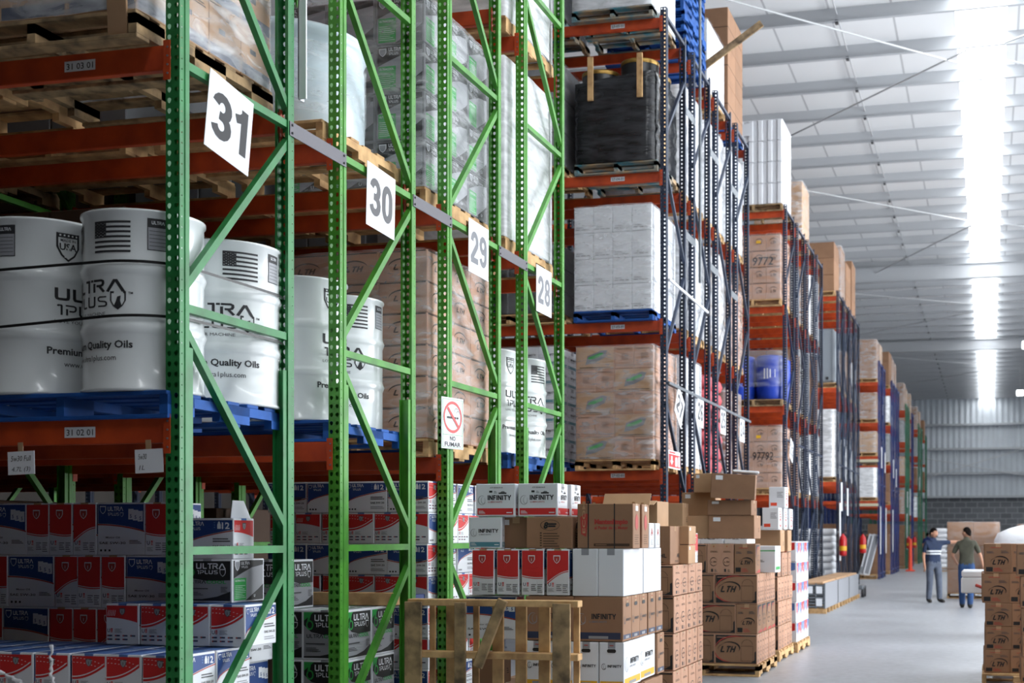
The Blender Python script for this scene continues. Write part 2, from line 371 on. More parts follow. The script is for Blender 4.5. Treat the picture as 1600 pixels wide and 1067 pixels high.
for p, q in (((-4.6, 22.6, 11.0), (-.5, 27.0, 11.0)), ((-5.6, 32.0, 11.0), (-.4, 26.2, 11.0)), ((-5.5, 35.1, 11.0), (-.5, 40.5, 11.0)), ((-5.2, 50, 11.0), (-.5, 41, 11.0)),
             ((-6.3, 50, 10.9), (-.4, 54.5, 10.9)), ((-6.5, 62, 10.9), (-.4, 56, 10.9)), ((-6.5, 68, 10.9), (0, 74, 10.9)), ((-6.5, 84, 10.9), (0, 76, 10.9)), ((.4, 27, 11), (5, 31, 11)), ((.3, 26, 11), (5, 22, 11)), ((.4, 41, 11), (5, 45, 11))):
    b = MB(); b.tube(p, q, .02, 'rod', 6); trim(b)
for p, q in (((-16, YW - .3, 9.4), (10, YW - .3, 4.4)), ((-9, YW - .3, 4.4), (12, YW - .3, 10.6))):
    b = MB(); b.tube(p, q, .035, 'rod', 5); trim(b)
def hall_lamp(x, y, z, lab):
    r = mk('high_bay_lamp', None, None, (x, y, z)); tag(r, lab, 'lamp', 'high bay lamps under the roof')
    b = MB(); b.cbox(-.2, -.2, 0, .2, .2, .3, 'lamp', .03); b.obj('diffuser', r)
    b = MB(); b.cbox(-.12, -.12, .3, .12, .12, .42, 'galv', .02); b.obj('housing', r)
    b = MB(); b.tube((0, 0, .42), (0, 0, ZC - z), .012, 'rod', 5); b.obj('hanger', r)
hall_lamp(1.55, 57.0, 9.4, 'white box lamp hanging under the roof beside the skylight, halfway down the hall')
hall_lamp(1.7, 76.0, 9.4, 'white box lamp hanging under the roof close to the end wall')
hall_lamp(1.6, 40.0, 9.6, 'white box lamp hanging over the aisle before the deep roof beam')

# ---------------------------------------------------------------- racking
XE = -3.78                                      # the aisle end of the rows
PH = .0508
def upright_mesh(name, H, m):
    b = MB(); wv = .038; fl = .072
    n = int(H / PH); hole = [(0, .013), (.008, .010), (.0105, .001), (.006, -.010), (0, -.014), (-.006, -.010), (-.0105, .001), (-.008, .010)]
    def cells(P, cu, hw, hl):
        for k in range(n):
            z = (k + .5) * PH
            outer = [(0, PH / 2), (hw, PH / 2), (hw, 0), (hw, -PH / 2), (0, -PH / 2), (-hw, -PH / 2), (-hw, 0), (-hw, PH / 2)]
            vs = [P(cu + u, z + v) for u, v in outer] + [P(cu + u, z + v) for u, v in hl]
            b.add(vs, [(j, (j + 1) % 8, 8 + (j + 1) % 8, 8 + j) for j in range(8)], m)
    for cx in (-.019, .019): cells(lambda u, z: (u, 0, z), cx, .019, hole)
    small = [(x * .32, y * .3) for x, y in hole]
    cells(lambda u, z: (wv, u, z), .018, .018, small)
    Z = n * PH
    b.add([(wv, .036, 0), (wv, .036, Z), (wv + .005, .04, Z), (wv + .005, .04, 0), (wv + .005, fl, 0), (wv + .005, fl, Z), (wv - .014, fl, 0), (wv - .014, fl, Z)], [(0, 3, 2, 1), (3, 4, 5, 2), (4, 6, 7, 5)], m)
    b.add([(-wv, 0, 0), (-wv, 0, Z), (-wv, fl, Z), (-wv, fl, 0), (-wv + .014, fl, Z), (-wv + .014, fl, 0)], [(0, 1, 2, 3), (3, 2, 4, 5)], m)
    return b.mesh(name)
FR = {}
def frame_proto(key, m, H, flip, style, depth=1.07):
    up = upright_mesh('upright', H, m)
    r = mk('upright_frame', None); mk('upright', up, r); mk('upright', up, r, (0, depth, 0), (0, 0, math.pi))
    # the rear upright turned about keeps its ribbed flange to the aisle by mirroring
    c = r.children[1]; me = up.copy(); me.transform(Matrix.Scale(-1, 4, (1, 0, 0))); me.flip_normals(); c.data = me
    b = MB(); b.cbox(-.06, -.03, 0, .06, .09, .012, m, .003); fp = b.mesh('foot_plate'); mk('foot_plate', fp, r); mk('foot_plate', fp, r, (0, depth - .06, 0))
    if style == 'green':
        b = MB(); b.box(-.03, .074, 0, .036, .078, 2.45, m); b.box(.03, .078, 0, .036, .112, 2.45, m); b.box(-.03, .078, 0, -.026, .112, 2.45, m); rp = b.mesh('reinforcing_post')
        mk('reinforcing_post', rp, r)
        b = MB(); b.box(-.03, .0, 0, .036, .004, 2.45, m); b.box(.03, -.034, 0, .036, 0, 2.45, m); b.box(-.03, -.034, 0, -.026, 0, 2.45, m); mk('reinforcing_post', b.mesh('reinforcing_post'), r, (0, depth - .078, 0))
        hz = [.28 + 1.18 * k for k in range(7)]
        dg = []
        for k in range(6):
            a, c_ = hz[k] + .09, hz[k + 1] - .09
            dg.append((a, c_) if (k % 2 == 0) != flip else (c_, a))
    else:
        hz = [.2, 3.40, H - .12]
        dg = [(.9, .25), (.95, 2.05), (3.15, 2.12), (3.75, 4.84), (6.0, 5.04), (6.42, 7.35)]
    for z in hz:
        b = MB(); b.box(-.002, .05, z - .02, .036, depth - .05, z - .017, m); b.box(-.002, .05, z + .017, .036, depth - .05, z + .02, m); b.box(.033, .05, z - .02, .036, depth - .05, z + .02, m)
        b.obj('horizontal_brace', r)
    for za, zb in dg:
        b = MB(); b.bar((.018, .045, za), (.018, depth - .045, zb), .036, .04, m); b.obj('diagonal_brace', r)
    FR[key] = r; return r
frame_proto('g31', 'green', 8.1, False, 'green'); frame_proto('g', 'lime', 8.1, False, 'green'); frame_proto('gf', 'lime', 8.1, True, 'green')
frame_proto('n', 'navy', 7.95, False, 'navy'); frame_proto('d', 'deepblue', 7.85, False, 'navy'); frame_proto('t', 'farteal', 7.85, False, 'navy')
used = set()
def frame(key, x, y, label):
    p = FR[key]
    if key in used: o = dup(p)
    else: o = p; used.add(key)
    o.location = (x, y, 0); return tag(o, label, 'rack frame', 'upright frames of the pallet racking')
def beam_mesh(L, m='orange'):
    b = MB(); b.box(-L, .0, -.115, 0, .045, -.0, m); b.box(-L, .003, -.118, 0, .042, -.115, m)
    return b.mesh('load_beam')
BM = {}; CN = None
def connector():
    global CN
    if not CN:
        b = MB(); b.box(-.004, -.012, -.17, .032, -.008, .02, 'orange'); b.box(-.006, -.012, -.17, -.002, .035, .02, 'orange')
        for k in range(4): b.tube((.018, -.0125, -.14 + .042 * k), (.018, -.016, -.14 + .042 * k), .005, 'galv', 8)
        CN = b.mesh('connector')
    return CN
def beam(x, y, z, L, label, rear=False, m='orange', plate=None, grp='load beams of the racking'):
    k = (round(L, 3), m)
    if k not in BM: BM[k] = beam_mesh(L, m)
    o = mk('load_beam', BM[k], None, (x, y, z), (0, 0, 0)); tag(o, label, 'beam', grp)
    if y < 32:
        if rear: mk('connector', connector(), o, (-L, .046, 0), (0, 0, math.pi)); c = mk('connector', connector(), o, (0, .046, 0), (0, 0, math.pi)); c.scale.x = 1
        else: mk('connector', connector(), o)
    if plate:
        b = MB(); F = Face(b, lambda a, v, q: (a - plate[1], -.002 - q * .0008, -.085 + v), .175, .052); F.rect(0, 0, 1, 1, 'paper', 1); F.text(plate[0], .5, .2, .6, 'ink', 2, wid=.86, align='c', bold=.01)
        b.obj('location_label', o)
    return o
WN = {31: 'thirty-one', 30: 'thirty', 29: 'twenty-nine', 28: 'twenty-eight', 27: 'twenty-seven', 26: 'twenty-six', 25: 'twenty-five', 24: 'twenty-four', 23: 'twenty-three', 22: 'twenty-two', 21: 'twenty-one', 20: 'twenty'}
ON = ['lowest', 'second', 'third', 'fourth', 'fifth', 'sixth', 'seventh', 'eighth', 'ninth', 'tenth', 'eleventh', 'twelfth']
OR = ['first'] + ON[1:]
racks = []                                       # (name, key, y, levels, bays)
for i, n in enumerate((31, 30, 29, 28)): racks.append(('rack ' + WN[n], 'g31' if n == 31 else 'gf' if n < 30 else 'g', 5.57 + 1.607 * i, (2.10, 3.90, 5.73, 7.5), 3, n))
for i, n in enumerate((27, 26, 25, 24)): racks.append(('rack ' + WN[n], 'n', 15.38 + 1.525 * i, (2.33, 4.14, 5.94, 7.80), 3, n))
for i, n in enumerate((23, 22, 21, 20)): racks.append(('rack ' + WN[n], 'n', 25.07 + 1.55 * i, (2.33, 4.04, 5.96, 7.80), 2, n))
for i in range(4): racks.append(('%s rack of the third block' % OR[i], 'n', 34.2 + 1.5 * i, (2.95, 5.4, 7.78), 1, 0))
for i in range(2): racks.append(('%s rack of the fourth block' % OR[i], 'd', 47.4 + 1.55 * i, (2.8, 4.4, 5.6, 7.05), 1, 0))
for i in range(3): racks.append(('%s rack of the fifth block' % OR[i], 'd', 53.6 + 1.55 * i, (2.8, 4.4, 6.0, 7.5), 1, 0))
for i, (k, y) in enumerate((('t', 63.0), ('t', 64.6), ('d', 68.0), ('t', 74.4), ('t', 77.4), ('t', 83.0))): racks.append(('%s of the last racks' % OR[i], k, y, (2.6, 4.4, 6.0, 7.5), 1, 0))
BL = 2.60
for name, key, y, lev, bays, num in racks:
    cn = {'g31': 'green', 'g': 'lime green', 'gf': 'lime green', 'n': 'navy', 'd': 'blue', 't': 'teal green'}[key]
    for bi in range(bays + 1):
        where = ('at the aisle end of ', 'one bay into ', 'two bays into ', 'three bays into ')[bi]
        frame(key, XE - .038 - bi * (BL + .076), y, f'{cn} upright frame {where}{name}')
    for li, z in enumerate(lev):
        for bi in range(bays):
            for rear in (0, 1):
                if num in (31, 30, 29, 28) and li == 3 and bi > 0: continue
                pl = None
                if bi == 0 and not rear and num in (31, 27): pl = ('%d 0%d 01' % (num, li + 2) if num == 31 else '27-0%d-01' % (li + 2), .565 if num == 31 else .62)
                if bi == 0 and not rear and num == 24: pl = ('24-0%d-01' % (li + 2), .35)
                beam(XE - .076 - bi * (BL + .076), y + (1.07 - .045 if rear else 0), z, BL, f"orange {'back' if rear else 'front'} beam, {ON[li]} beam level, {('aisle', 'second', 'third')[bi]} bay, {name}", rear, plate=pl)
# row spacers: dark flat steel straps bolted between back-to-back frames
for i, (y, z) in enumerate(((5.57 + 1.07, 3.80), (7.18 + 1.07, 3.80), (8.78 + 1.07, 3.80))):
    b = MB(); b.box(0, -.06, -.04, .006, .60, .04, 'spacer')
    for q in (-.035, .57):
        for s_ in (-.022, .022): b.tube((.006, q, s_), (.011, q, s_), .007, 'ink', 6)
    o = b.obj('row_spacer', None, (XE + .004, y, z)); tag(o, 'dark flat steel strap tying ' + ('rack thirty-one to rack thirty', 'rack thirty to rack twenty-nine', 'rack twenty-nine to rack twenty-eight')[i], 'strap', 'row spacers between the green racks')
for i in range(3):
    for j, z in enumerate((7.0, 5.4)):
        b = MB(); b.box(0, -.05, -.05, .006, .5, .05, 'galv'); o = b.obj('row_spacer', None, (XE + .004, 15.38 + 1.07 + 1.525 * i, z - .1 * i))
        tag(o, f"short grey steel plate tying rack {WN[27 - i]} to rack {WN[26 - i]}, {('higher', 'lower')[j]} one", 'strap', 'row spacers between the navy racks')
b = MB(); b.box(.02, 15.40, 3.37, .035, 21.0, 3.405, 'galv'); o = b.obj('tie_rail', None, (XE, 0, 0)); tag(o, 'thin grey rail running along racks twenty-seven to twenty-four behind the number signs', 'rail')
b = MB(); b.tube((XE + .05, 17.05, 4.9), (XE + .05, 17.05, 9.6), .02, 'galv', 8); o = b.obj('standpipe', None); tag(o, 'slim bright conduit rising beside the navy frame of rack twenty-six', 'conduit')
b = MB(); b.box(.0, 0, 0, .03, .04, .03, 'paper'); b.bar((.03, .02, .01), (.03, 2.25, -.02), .02, .03, 'paper'); b.box(0, 2.2, -.06, .05, 2.28, .02, 'inkgrey'); o = b.obj('spare_brace', None, (XE + .01, 15.42, 4.62)); tag(o, 'pale loose brace hooked slanting across racks twenty-seven and twenty-six', 'brace')
# tall pale corner guard seen beside the white tank
b = MB(); b.box(-.02, 0, 4.0, .03, .012, 8.0, 'paper'); b.box(-.02, 0, 4.0, -.014, .06, 8.0, 'paper'); o = b.obj('corner_guard', None, (XE + .01, 6.70, 0)); tag(o, 'tall white angle strip standing beside the rear upright of rack thirty-one', 'strip')

# ---------------------------------------------------------------- signs on the racks
def sign(num, y, z, tilt, ink='ink', size=.40, label=None, h=.60):
    r = mk('number_sign', None, None, (XE + .012, y, z), (tilt, 0, 0)); 
    b = MB(); b.box(0, 0, -size, .003, size, 0, 'paper'); b.obj('plate', r)
    b = MB(); F = Face(b, lambda a, v, q: (.003 + q * .0008, a, -size + v), size, size); F.text('#' + str(num), .5, (1 - h) / 2 + .0, h, ink, 1, wid=.80, align='c'); b.obj('numerals', r)
    tag(r, f'white square sign with number {WN[num]} hung on its rack end', 'sign', 'rack number signs')
sign(31, 5.805, 3.865, R(-8), 'ink'); sign(30, 7.505, 3.877, R(-2.5), 'inkgrey'); sign(29, 9.15, 3.91, R(-1), 'printgrey'); sign(28, 10.655, 3.865, R(0), 'printgrey')  # the two palest numerals have haze and gloss painted into their grey
sign(27, 15.965, 3.43, R(-32), 'inkgrey'); sign(26, 17.06, 3.42, R(-4), 'inkgrey'); sign(25, 18.60, 3.42, 0, 'inkgrey'); sign(24, 20.13, 3.415, 0, 'inkgrey'); sign(23, 25.52, 3.47, R(-18), 'inkgrey')
r = mk('no_smoking_sign', None, None, (XE - .012, 8.70, 2.16), (0, 0, R(-14)))
b = MB(); b.cbox(0, 0, 0, .004, .26, .37, 'paper', .002); b.obj('plate', r)
b = MB(); F = Face(b, lambda a, v, q: (.004 + q * .0008, a, v), .26, .37)
F.rect(.06, .27, .94, .278, 'ginger', 1); F.rect(.06, .96, .94, .966, 'ginger', 1); F.rect(.06, .03, .94, .036, 'ginger', 1); F.rect(.05, .03, .065, .966, 'ginger', 1); F.rect(.935, .03, .95, .966, 'ginger', 1)
F.arc(.5, .62, .36, .255, 0, 360, .055, .055, 'red', 2, 28)
F.rect(.24, .59, .66, .63, 'ink', 1); F.rect(.68, .59, .76, .63, 'ink', 1)
F.arc(.66, .74, .07, .05, 200, 20, .012, .012, 'inkgrey', 1, 8); F.arc(.74, .69, .07, .05, 180, 0, .012, .012, 'inkgrey', 1, 8)
F.poly([(.24, .78), (.30, .82), (.78, .46), (.72, .42)], 'red', 3)
F.text('NO', .5, .165, .085, 'ink', 1, align='c', bold=.03); F.text('FUMAR', .5, .05, .085, 'ink', 1, align='c', bold=.03, wid=.72); b.obj('print', r)
tag(r, 'white NO FUMAR sign with red prohibition ring on rack twenty-nine', 'sign')
r = mk('extinguisher_sign', None, None, (XE + .012, 15.43, 2.36))
b = MB(); b.box(0, 0, 0, .003, .62, .22 + .0, 'paper'); b.obj('plate', r)
b = MB(); F = Face(b, lambda a, v, q: (.003 + q * .0008, a, v), .62, .22); F.rect(.03, .08, .97, .8, 'red', 1); F.lines(.06, .85, .56, .95, 1, 'red', 2, .9)
F.rect(.22, .42, .32, .7, 'paper', 2); F.poly([(.14, .44), (.40, .44), (.27, .2)], 'paper', 2)
F.rect(.56, .16, .74, .62, 'paper', 2); F.arc(.65, .6, .09, .08, 0, 180, -.09, -.09, 'paper', 2, 8); F.rect(.82, .16, .92, .72, 'paper', 2); b.obj('print', r)
tag(r, 'red and white fire extinguisher sign on the end of rack twenty-seven', 'sign')
for i, (x, z, t1, t2) in enumerate(((-4.745, 1.835, '5w30 Full', '4.7L (3)'), (-4.02, 1.835, '5w30', '1L'))):
    r = mk('handwritten_card', None, None, (x, 5.562, z), (0, R(-2), 0))
    b = MB(); F = Face(b, lambda a, v, q: (a, .003 - q * .0008, v), .155, .115); b.box(0, .003, 0, .155, .005, .115, 'paper'); F.text(t1, .12, .58, .24, 'ink', 1, wid=.76 if i == 0 else .3, shear=.2, bold=.0); F.text(t2, .14, .14, .2, 'ink', 1, wid=.7 if i == 0 else .2, shear=.2, bold=0)
    b.obj('card', r); b = MB(); b.box(.06, .004, .11, .09, .006, .16, 'tape'); b.obj('tape_strip', r); tag(r, ('white card handwritten 5w30 Full hanging under the beam of rack thirty-one', 'white card handwritten 5w30 hanging close to the upright of rack thirty-one')[i], 'card', 'handwritten cards under the beam')

# ---------------------------------------------------------------- pallets
PM = {}
def pallet_parts(wx, wy, m):
    k = (wx, wy, m)
    if k in PM: return PM[k]
    out = []; b = MB(); q = random.Random(3)
    n = 7
    for i in range(n):
        y0 = -wy / 2 + (wy - .11) * i / (n - 1); b.cbox(-wx / 2 + q.uniform(0, .01), y0, .113, wx / 2 - q.uniform(0, .01), y0 + .11, .133, m, .003)
    out.append(('deck', b.mesh('deck')))
    b = MB()
    for y0 in (-wy / 2, -.05, wy / 2 - .1): b.cbox(-wx / 2, y0, 0, wx / 2, y0 + .1, .02, m, .003)
    out.append(('bottom_boards', b.mesh('bottom_boards')))
    for x0 in (-wx / 2, -.022, wx / 2 - .045):
        b = MB(); z1 = .113; 
        b.box(x0, -wy / 2, .02, x0 + .045, -wy / 2 + .22, z1, m); b.box(x0, wy / 2 - .22, .02, x0 + .045, wy / 2, z1, m); b.box(x0, -.14, .02, x0 + .045, .14, z1, m)
        b.box(x0, -wy / 2, .065, x0 + .045, wy / 2, z1, m); out.append(('stringer', b.mesh('stringer')))
    PM[k] = out; return out
def pallet(cx, cy, z, wx, wy, m, label, rot=0, group='wooden pallets'):
    r = mk('pallet', None, None, (cx, cy, z), (0, 0, rot))
    for n_, me in pallet_parts(wx, wy, m): mk(n_, me, r)
    return tag(r, label, 'pallet', group)

# ---------------------------------------------------------------- cartons with their print
def body(W, D, H, m, tape='tape', c=.004):
    b = MB(); b.cbox(-W / 2, -D / 2, 0, W / 2, D / 2, H, m, c)
    if tape:
        if D >= W: b.box(-.025, -D / 2 - .0005, H - .04, .025, D / 2 + .0005, H + .0006, tape)
        else: b.box(-W / 2 - .0005, -.025, H - .04, W / 2 + .0005, .025, H + .0006, tape)
    F = Face(b, lambda a, v, k: (-W / 2 + a, -D / 2 - k * .0009, v), W, H)
    Rt = Face(b, lambda a, v, k: (W / 2 + k * .0009, -D / 2 + a, v), D, H)
    B = Face(b, lambda a, v, k: (W / 2 - a, D / 2 + k * .0009, v), W, H)
    L = Face(b, lambda a, v, k: (-W / 2 - k * .0009, D / 2 - a, v), D, H)
    T = Face(b, lambda a, v, k: (-W / 2 + a, -D / 2 + v, H + k * .0009), W, D)
    return b, F, Rt, B, L, T
DS = {}
def curve(f, n=12): return [(i / n, f(i / n)) for i in range(n + 1)]
def d_oil5():
    b, F, S, B, L, T = body(.155, .31, .30, 'white')
    for k, f in enumerate((F, B)):
        fn = (lambda x: .40 - .045 * math.sin(x * 2.2)) if k == 0 else (lambda x: .24 + .27 * math.sin(x * 1.5))
        f.poly([(.03, .97)] + [(.03 + .94 * x, fn(x)) for x, _ in curve(fn)] + [(.97, .97)], 'red', 1)
        c = curve(fn)
        for i in range(12): f.poly([(c[i][0], c[i][1] + .02), (c[i + 1][0], c[i + 1][1] + .02), (c[i + 1][0], c[i + 1][1] + .035), (c[i][0], c[i][1] + .035)], 'white', 2)
        f.shield(.46, .78, .30, 'paper', 'redprint', 2); f.text('1', .46, .745, .06, 'paper', 4, align='c')
        f.text('U', .08, .2, .075, 'navyprint', 2); f.rect(.25, .25, .33, .275, 'red', 2); f.rect(.25, .225, .33, .24, 'red', 2); f.rect(.25, .195, .33, .21, 'red', 2)
        f.lines(.44, .10, .68, .26, 4, 'printgrey'); f.lines(.72, .06, .94, .26, 5, 'printgrey'); f.lines(.08, .08, .34, .16, 4, 'palegrey')
    for k, f in enumerate((S, L)):
        fn = (lambda x: .60 - .0 * x - .13 * x * x) if k == 0 else (lambda x: .40 + .2 * x * x)
        f.poly([(.02, .97)] + [(.02 + .96 * x, fn(x)) for x, _ in curve(fn)] + [(.98, .97)], 'blue', 1)
        c = curve(fn)
        for i in range(12): f.poly([(c[i][0], c[i][1] - .03), (c[i + 1][0], c[i + 1][1] - .03), (c[i + 1][0], c[i + 1][1] - .005), (c[i][0], c[i][1] - .005)], 'redprint', 2)
        f.shield(.12, .86, .13, 'paper', 'blue', 2); f.text('ULTRA', .22, .84, .085, 'paper', 2, wid=.33, bold=.03); f.text('1PLUS', .22, .75, .06, 'paper', 2, wid=.24); f.shield(.52, .77, .07, 'paper', 'blue', 2)
        for j in range(3):
            f.rect(.66 + .1 * j, .68 - .02 * j, .77 + .1 * j, .88 - .02 * j, 'paper', 2 + j); f.text('5', .70 + .1 * j, .71 - .02 * j, .07, 'blue', 6)
        f.text('Motor Oil', .18, .32, .035, 'inkgrey', 2, wid=.3); f.text('SAE 5W-30', .04, .21, .045, 'ink', 2, wid=.56); f.lines(.68, .22, .94, .3, 3, 'inkgrey')
        for j in range(3): f.rect(.06 + .09 * j, .07, .1 + .09 * j, .11, 'ink', 2)
    DS['oil5'] = (b.mesh('carton'), .155, .31, .30)
def d_oil12():
    b, F, S, B, L, T = body(.205, .315, .222, 'white', 'bluemid')
    for k, f in enumerate((F, B)):
        fn = (lambda x: .42 + .30 * x * x) if k == 0 else (lambda x: .66 - .12 * x * x)
        f.poly([(.03, .95)] + [(.03 + .92 * x, fn(x)) for x, _ in curve(fn)] + [(.95, .95)], 'red', 1)
        c = curve(fn)
        if k == 0:
            for i in range(12): f.poly([(.03 + .9 * c[i][0], c[i][1] + .05), (.03 + .9 * c[i + 1][0], c[i + 1][1] + .05), (.03 + .9 * c[i + 1][0], c[i + 1][1] + .075), (.03 + .9 * c[i][0], c[i][1] + .075)], 'paper', 2)
            for q in (.0, .1):
                for i in range(9): f.rect(.06 + .1 * i, .9 - q - .02 * i * i / 9, .1 + .1 * i, .912 - q - .02 * i * i / 9, 'paper', 2)
        else:
            for i in range(5): f.poly([(.06 + .05 * i, .70), (.075 + .05 * i, .70), (.10 + .05 * i, .84), (.09 + .05 * i, .84)], 'paper', 2)
        f.shield(.5, .80, .17, 'inkgrey', 'palegrey', 2); f.text('1', .5, .765, .07, 'ink', 4, align='c')
        f.text('U', .05, .3, .09, 'navyprint', 2); f.rect(.15, .37, .21, .395, 'red', 2); f.rect(.15, .335, .21, .36, 'red', 2); f.rect(.15, .30, .21, .32, 'red', 2)
        f.lines(.27, .29, .5, .40, 4, 'palegrey')
        for j in range(2):
            for i in range(4 - j): f.rect(.05 + .23 * i, .20 - .09 * j, .09 + .23 * i, .235 - .09 * j, 'redprint', 2); f.rect(.09 + .23 * i, .20 - .09 * j, .2 + .23 * i, .235 - .09 * j, 'navyprint', 2)
    for k, f in enumerate((S, L)):
        fn = (lambda x: .30 + .42 * x ** .5) if k == 0 else (lambda x: .5 - .1 * math.sin(x * 3))
        f.poly([(.02, .95)] + [(.02 + .96 * x, fn(x)) for x, _ in curve(fn)] + [(.98, .95)], 'blue', 1)
        c = curve(fn)
        for i in range(12): f.poly([(c[i][0], c[i][1] - .035), (c[i + 1][0], c[i + 1][1] - .035), (c[i + 1][0], c[i + 1][1] - .01), (c[i][0], c[i][1] - .01)], 'redprint', 2)
        for i in range(4):
            for j in range(3): f.rect(.62 + .07 * i, .76 + .06 * j, .65 + .07 * i, .79 + .06 * j, 'bluemid', 2)
        f.shield(.08, .84, .08, 'paper', 'blue', 3); f.text('ULTRA', .15, .82, .10, 'paper', 3, wid=.28, bold=.03); f.text('1PLUS', .16, .71, .07, 'paper', 3, wid=.2)
        f.poly([(.69, .74), (.76, .74), (.76, .84), (.735, .92), (.715, .92), (.69, .84)], 'paper', 3); f.text('12', .78, .74, .16, 'paper', 3, wid=.15, bold=.03)
        f.text('SAE 5W-30', .6, .28, .06, 'ink', 3, wid=.34); f.lines(.6, .42, .94, .54, 2, 'inkgrey'); f.lines(.6, .12, .94, .22, 2, 'palegrey')
        for j in range(3): f.rect(.06 + .07 * j, .08, .1 + .07 * j, .13, 'ink', 2)
    T.rect(.04, .02, .44, .98, 'blue', 1); T.rect(.58, .02, .96, .98, 'bluemid', 1)
    DS['oil12'] = (b.mesh('carton'), .205, .315, .222)
def cool_face(f):
    f.rect(.03, .04, .97, .96, 'palegrey', 1)
    f.poly([(.03, .96), (.03, .70), (.2, .56), (.5, .5), (.97, .52), (.97, .96)], 'black', 2)
    f.poly([(.03, .04), (.97, .04), (.97, .26), (.7, .14), (.4, .08), (.03, .07)], 'black', 2)
    f.poly([(.03, .78), (.03, .96), (.26, .96)], 'ginger', 3)
    f.arc(.17, .70, .055, .07, 0, 360, .03, .03, 'ginger', 4, 16); f.poly([(.10, .74), (.14, .90), (.20, .92), (.16, .78)], 'ginger', 4)
    f.text('ULTRA', .28, .78, .13, 'paper', 4, wid=.60, bold=.035); f.text('1PLUS', .30, .66, .09, 'paper', 4, wid=.42, bold=.025); f.shield(.82, .69, .12, 'paper', 'black', 4)
    f.text('ULTRA', .10, .44, .075, 'ink', 4, wid=.38, bold=.03); f.text('COOL', .49, .44, .075, 'ginger', 5, wid=.4, bold=.03)
    f.rect(.08, .31, .52, .335, 'inkgrey', 4); f.lines(.08, .17, .42, .26, 3, 'inkgrey', 4); f.lines(.78, .24, .92, .38, 5, 'inkgrey', 4)
def cool_side(f):
    f.rect(.04, .03, .96, .97, 'palegrey', 1)
    f.poly([(.04, .97), (.04, .56), (.3, .68), (.6, .80), (.96, .86), (.96, .97)], 'black', 2); f.poly([(.4, .03), (.96, .03), (.96, .40), (.8, .28)], 'black', 2)
    f.shield(.15, .85, .15, 'paper', 'palegrey', 3); f.text('ULTRA', .27, .87, .075, 'paper', 3, wid=.26, bold=.03); f.text('1PLUS', .27, .79, .055, 'paper', 3, wid=.2)
    f.rect(.06, .05, .42, .56, 'ginger', 3); f.text('ULTRACOOL', .08, .48, .045, 'paper', 4, wid=.3); f.lines(.08, .10, .4, .42, 8, 'paper', 4, .2)
    f.text('U', .66, .1, .07, 'paper', 3)
def d_cool():
    b, F, S, B, L, T = body(.30, .33, .31, 'white', 'palegrey', .003); cool_face(F); cool_face(S); cool_face(B); cool_side(L)
    for i in range(5): T.rect(.06 + .18 * i, .03, .13 + .18 * i, .97, ('inkgrey', 'ginger')[i % 2], 1)
    DS['cool'] = (b.mesh('carton'), .30, .33, .31)
    b, F, S, B, L, T = body(.30, .33, .235, 'white', 'palegrey', .003); cool_face(F); cool_side(S); cool_face(B); cool_side(L); DS['coolflat'] = (b.mesh('carton'), .30, .33, .235)
    b, F, S, B, L, T = body(.33, .30, .33, 'smoke', None, .003)
    for f in (F, S, B, L): cool_side(f)
    DS['coolbig'] = (b.mesh('carton'), .33, .30, .33)
def swirl(f, ca, cb, r, m='palegrey'):
    a = f.W / f.H; f.arc(ca, cb, r, r * a * 1.15, 60, 330, .006, .018, m, 2, 12); f.arc(ca + r * .3, cb, r * .5, r * a * .9, 100, 400, .005, .012, m, 2, 12)
def d_inf():
    for key, bd, W, D, H, card, ink in (('infred', 'red', .275, .20, .215, 'white', 'ink'), ('infteal', 'teal', .23, .20, .205, 'white', 'ink'), ('infyel', 'yellow', .165, .44, .295, 'white', 'ink'), ('infbrown', 'navyprint', .33, .20, .288, 'kraft', 'ink')):
        b, F, S, B, L, T = body(W, D, H, card, 'tape' if card == 'kraft' else 'palegrey')
        for f in (F, S, B, L):
            nar = f.W < .25 and f.H > .27
            f.rect(.04, .05, .95, .25 if key == 'infred' else .20 if not nar else .15, bd, 1)
            if bd in ('red', 'teal'): f.lines(.07, .09, .24, .19, 3, 'paper', 2); f.rect(.78, .1, .92, .13, 'paper', 2)
            else: f.rect(.3, .06, .7, .12, 'palegrey', 2)
            if nar: f.text('INFINITY', .34, .45, .06, ink, 2, wid=.56, bold=.03); swirl(f, .2, .47, .09, 'inkgrey')
            else: f.text('INFINITY', .30 if f.W < .3 else .36, .50, .15 if key == 'infred' else .12, ink, 2, wid=.60 if f.W < .3 else .50, bold=.04); f.text('LUBRICANTS', .31, .42, .045, 'redprint' if bd == 'red' else 'printgrey', 2, wid=.36); swirl(f, .16, .5, .09)
            if key == 'infred': f.text('ATF DEXRON III', .36, .86, .045, 'ink', 2, wid=.32, bold=.01); f.rect(.34, .73, .42, .79, 'ink', 2); f.rect(.58, .69, .78, .73, 'ink', 2); f.poly([(.62, .73), (.66, .77), (.72, .77), (.75, .73)], 'printgrey', 2); f.lines(.46, .71, .54, .79, 3, 'printgrey', 2)
            if nar and (key in ('infbrown', 'infyel')):
                f.poly([(.32, .80), (.36, .775), (.64, .775), (.68, .80), (.68, .83), (.64, .855), (.36, .855), (.32, .83)], 'black', 3); f.rect(.42, .92, .58, .94, 'redprint', 2)
        DS[key] = (b.mesh('carton'), W, D, H)
def lth_small(f, m2='black'):
    f.rect(.06, .06, .30, .21, m2, 2); f.lines(.34, .07, .66, .2, 3, 'redprint', 2, .4); lth_logo(f, .54, .38, .5)
    f.lines(.08, .68, .34, .76, 2, 'inkgrey', 2); f.lines(.6, .68, .9, .78, 3, 'inkgrey', 2); f.lines(.22, .86, .64, .9, 1, 'redprint', 2)
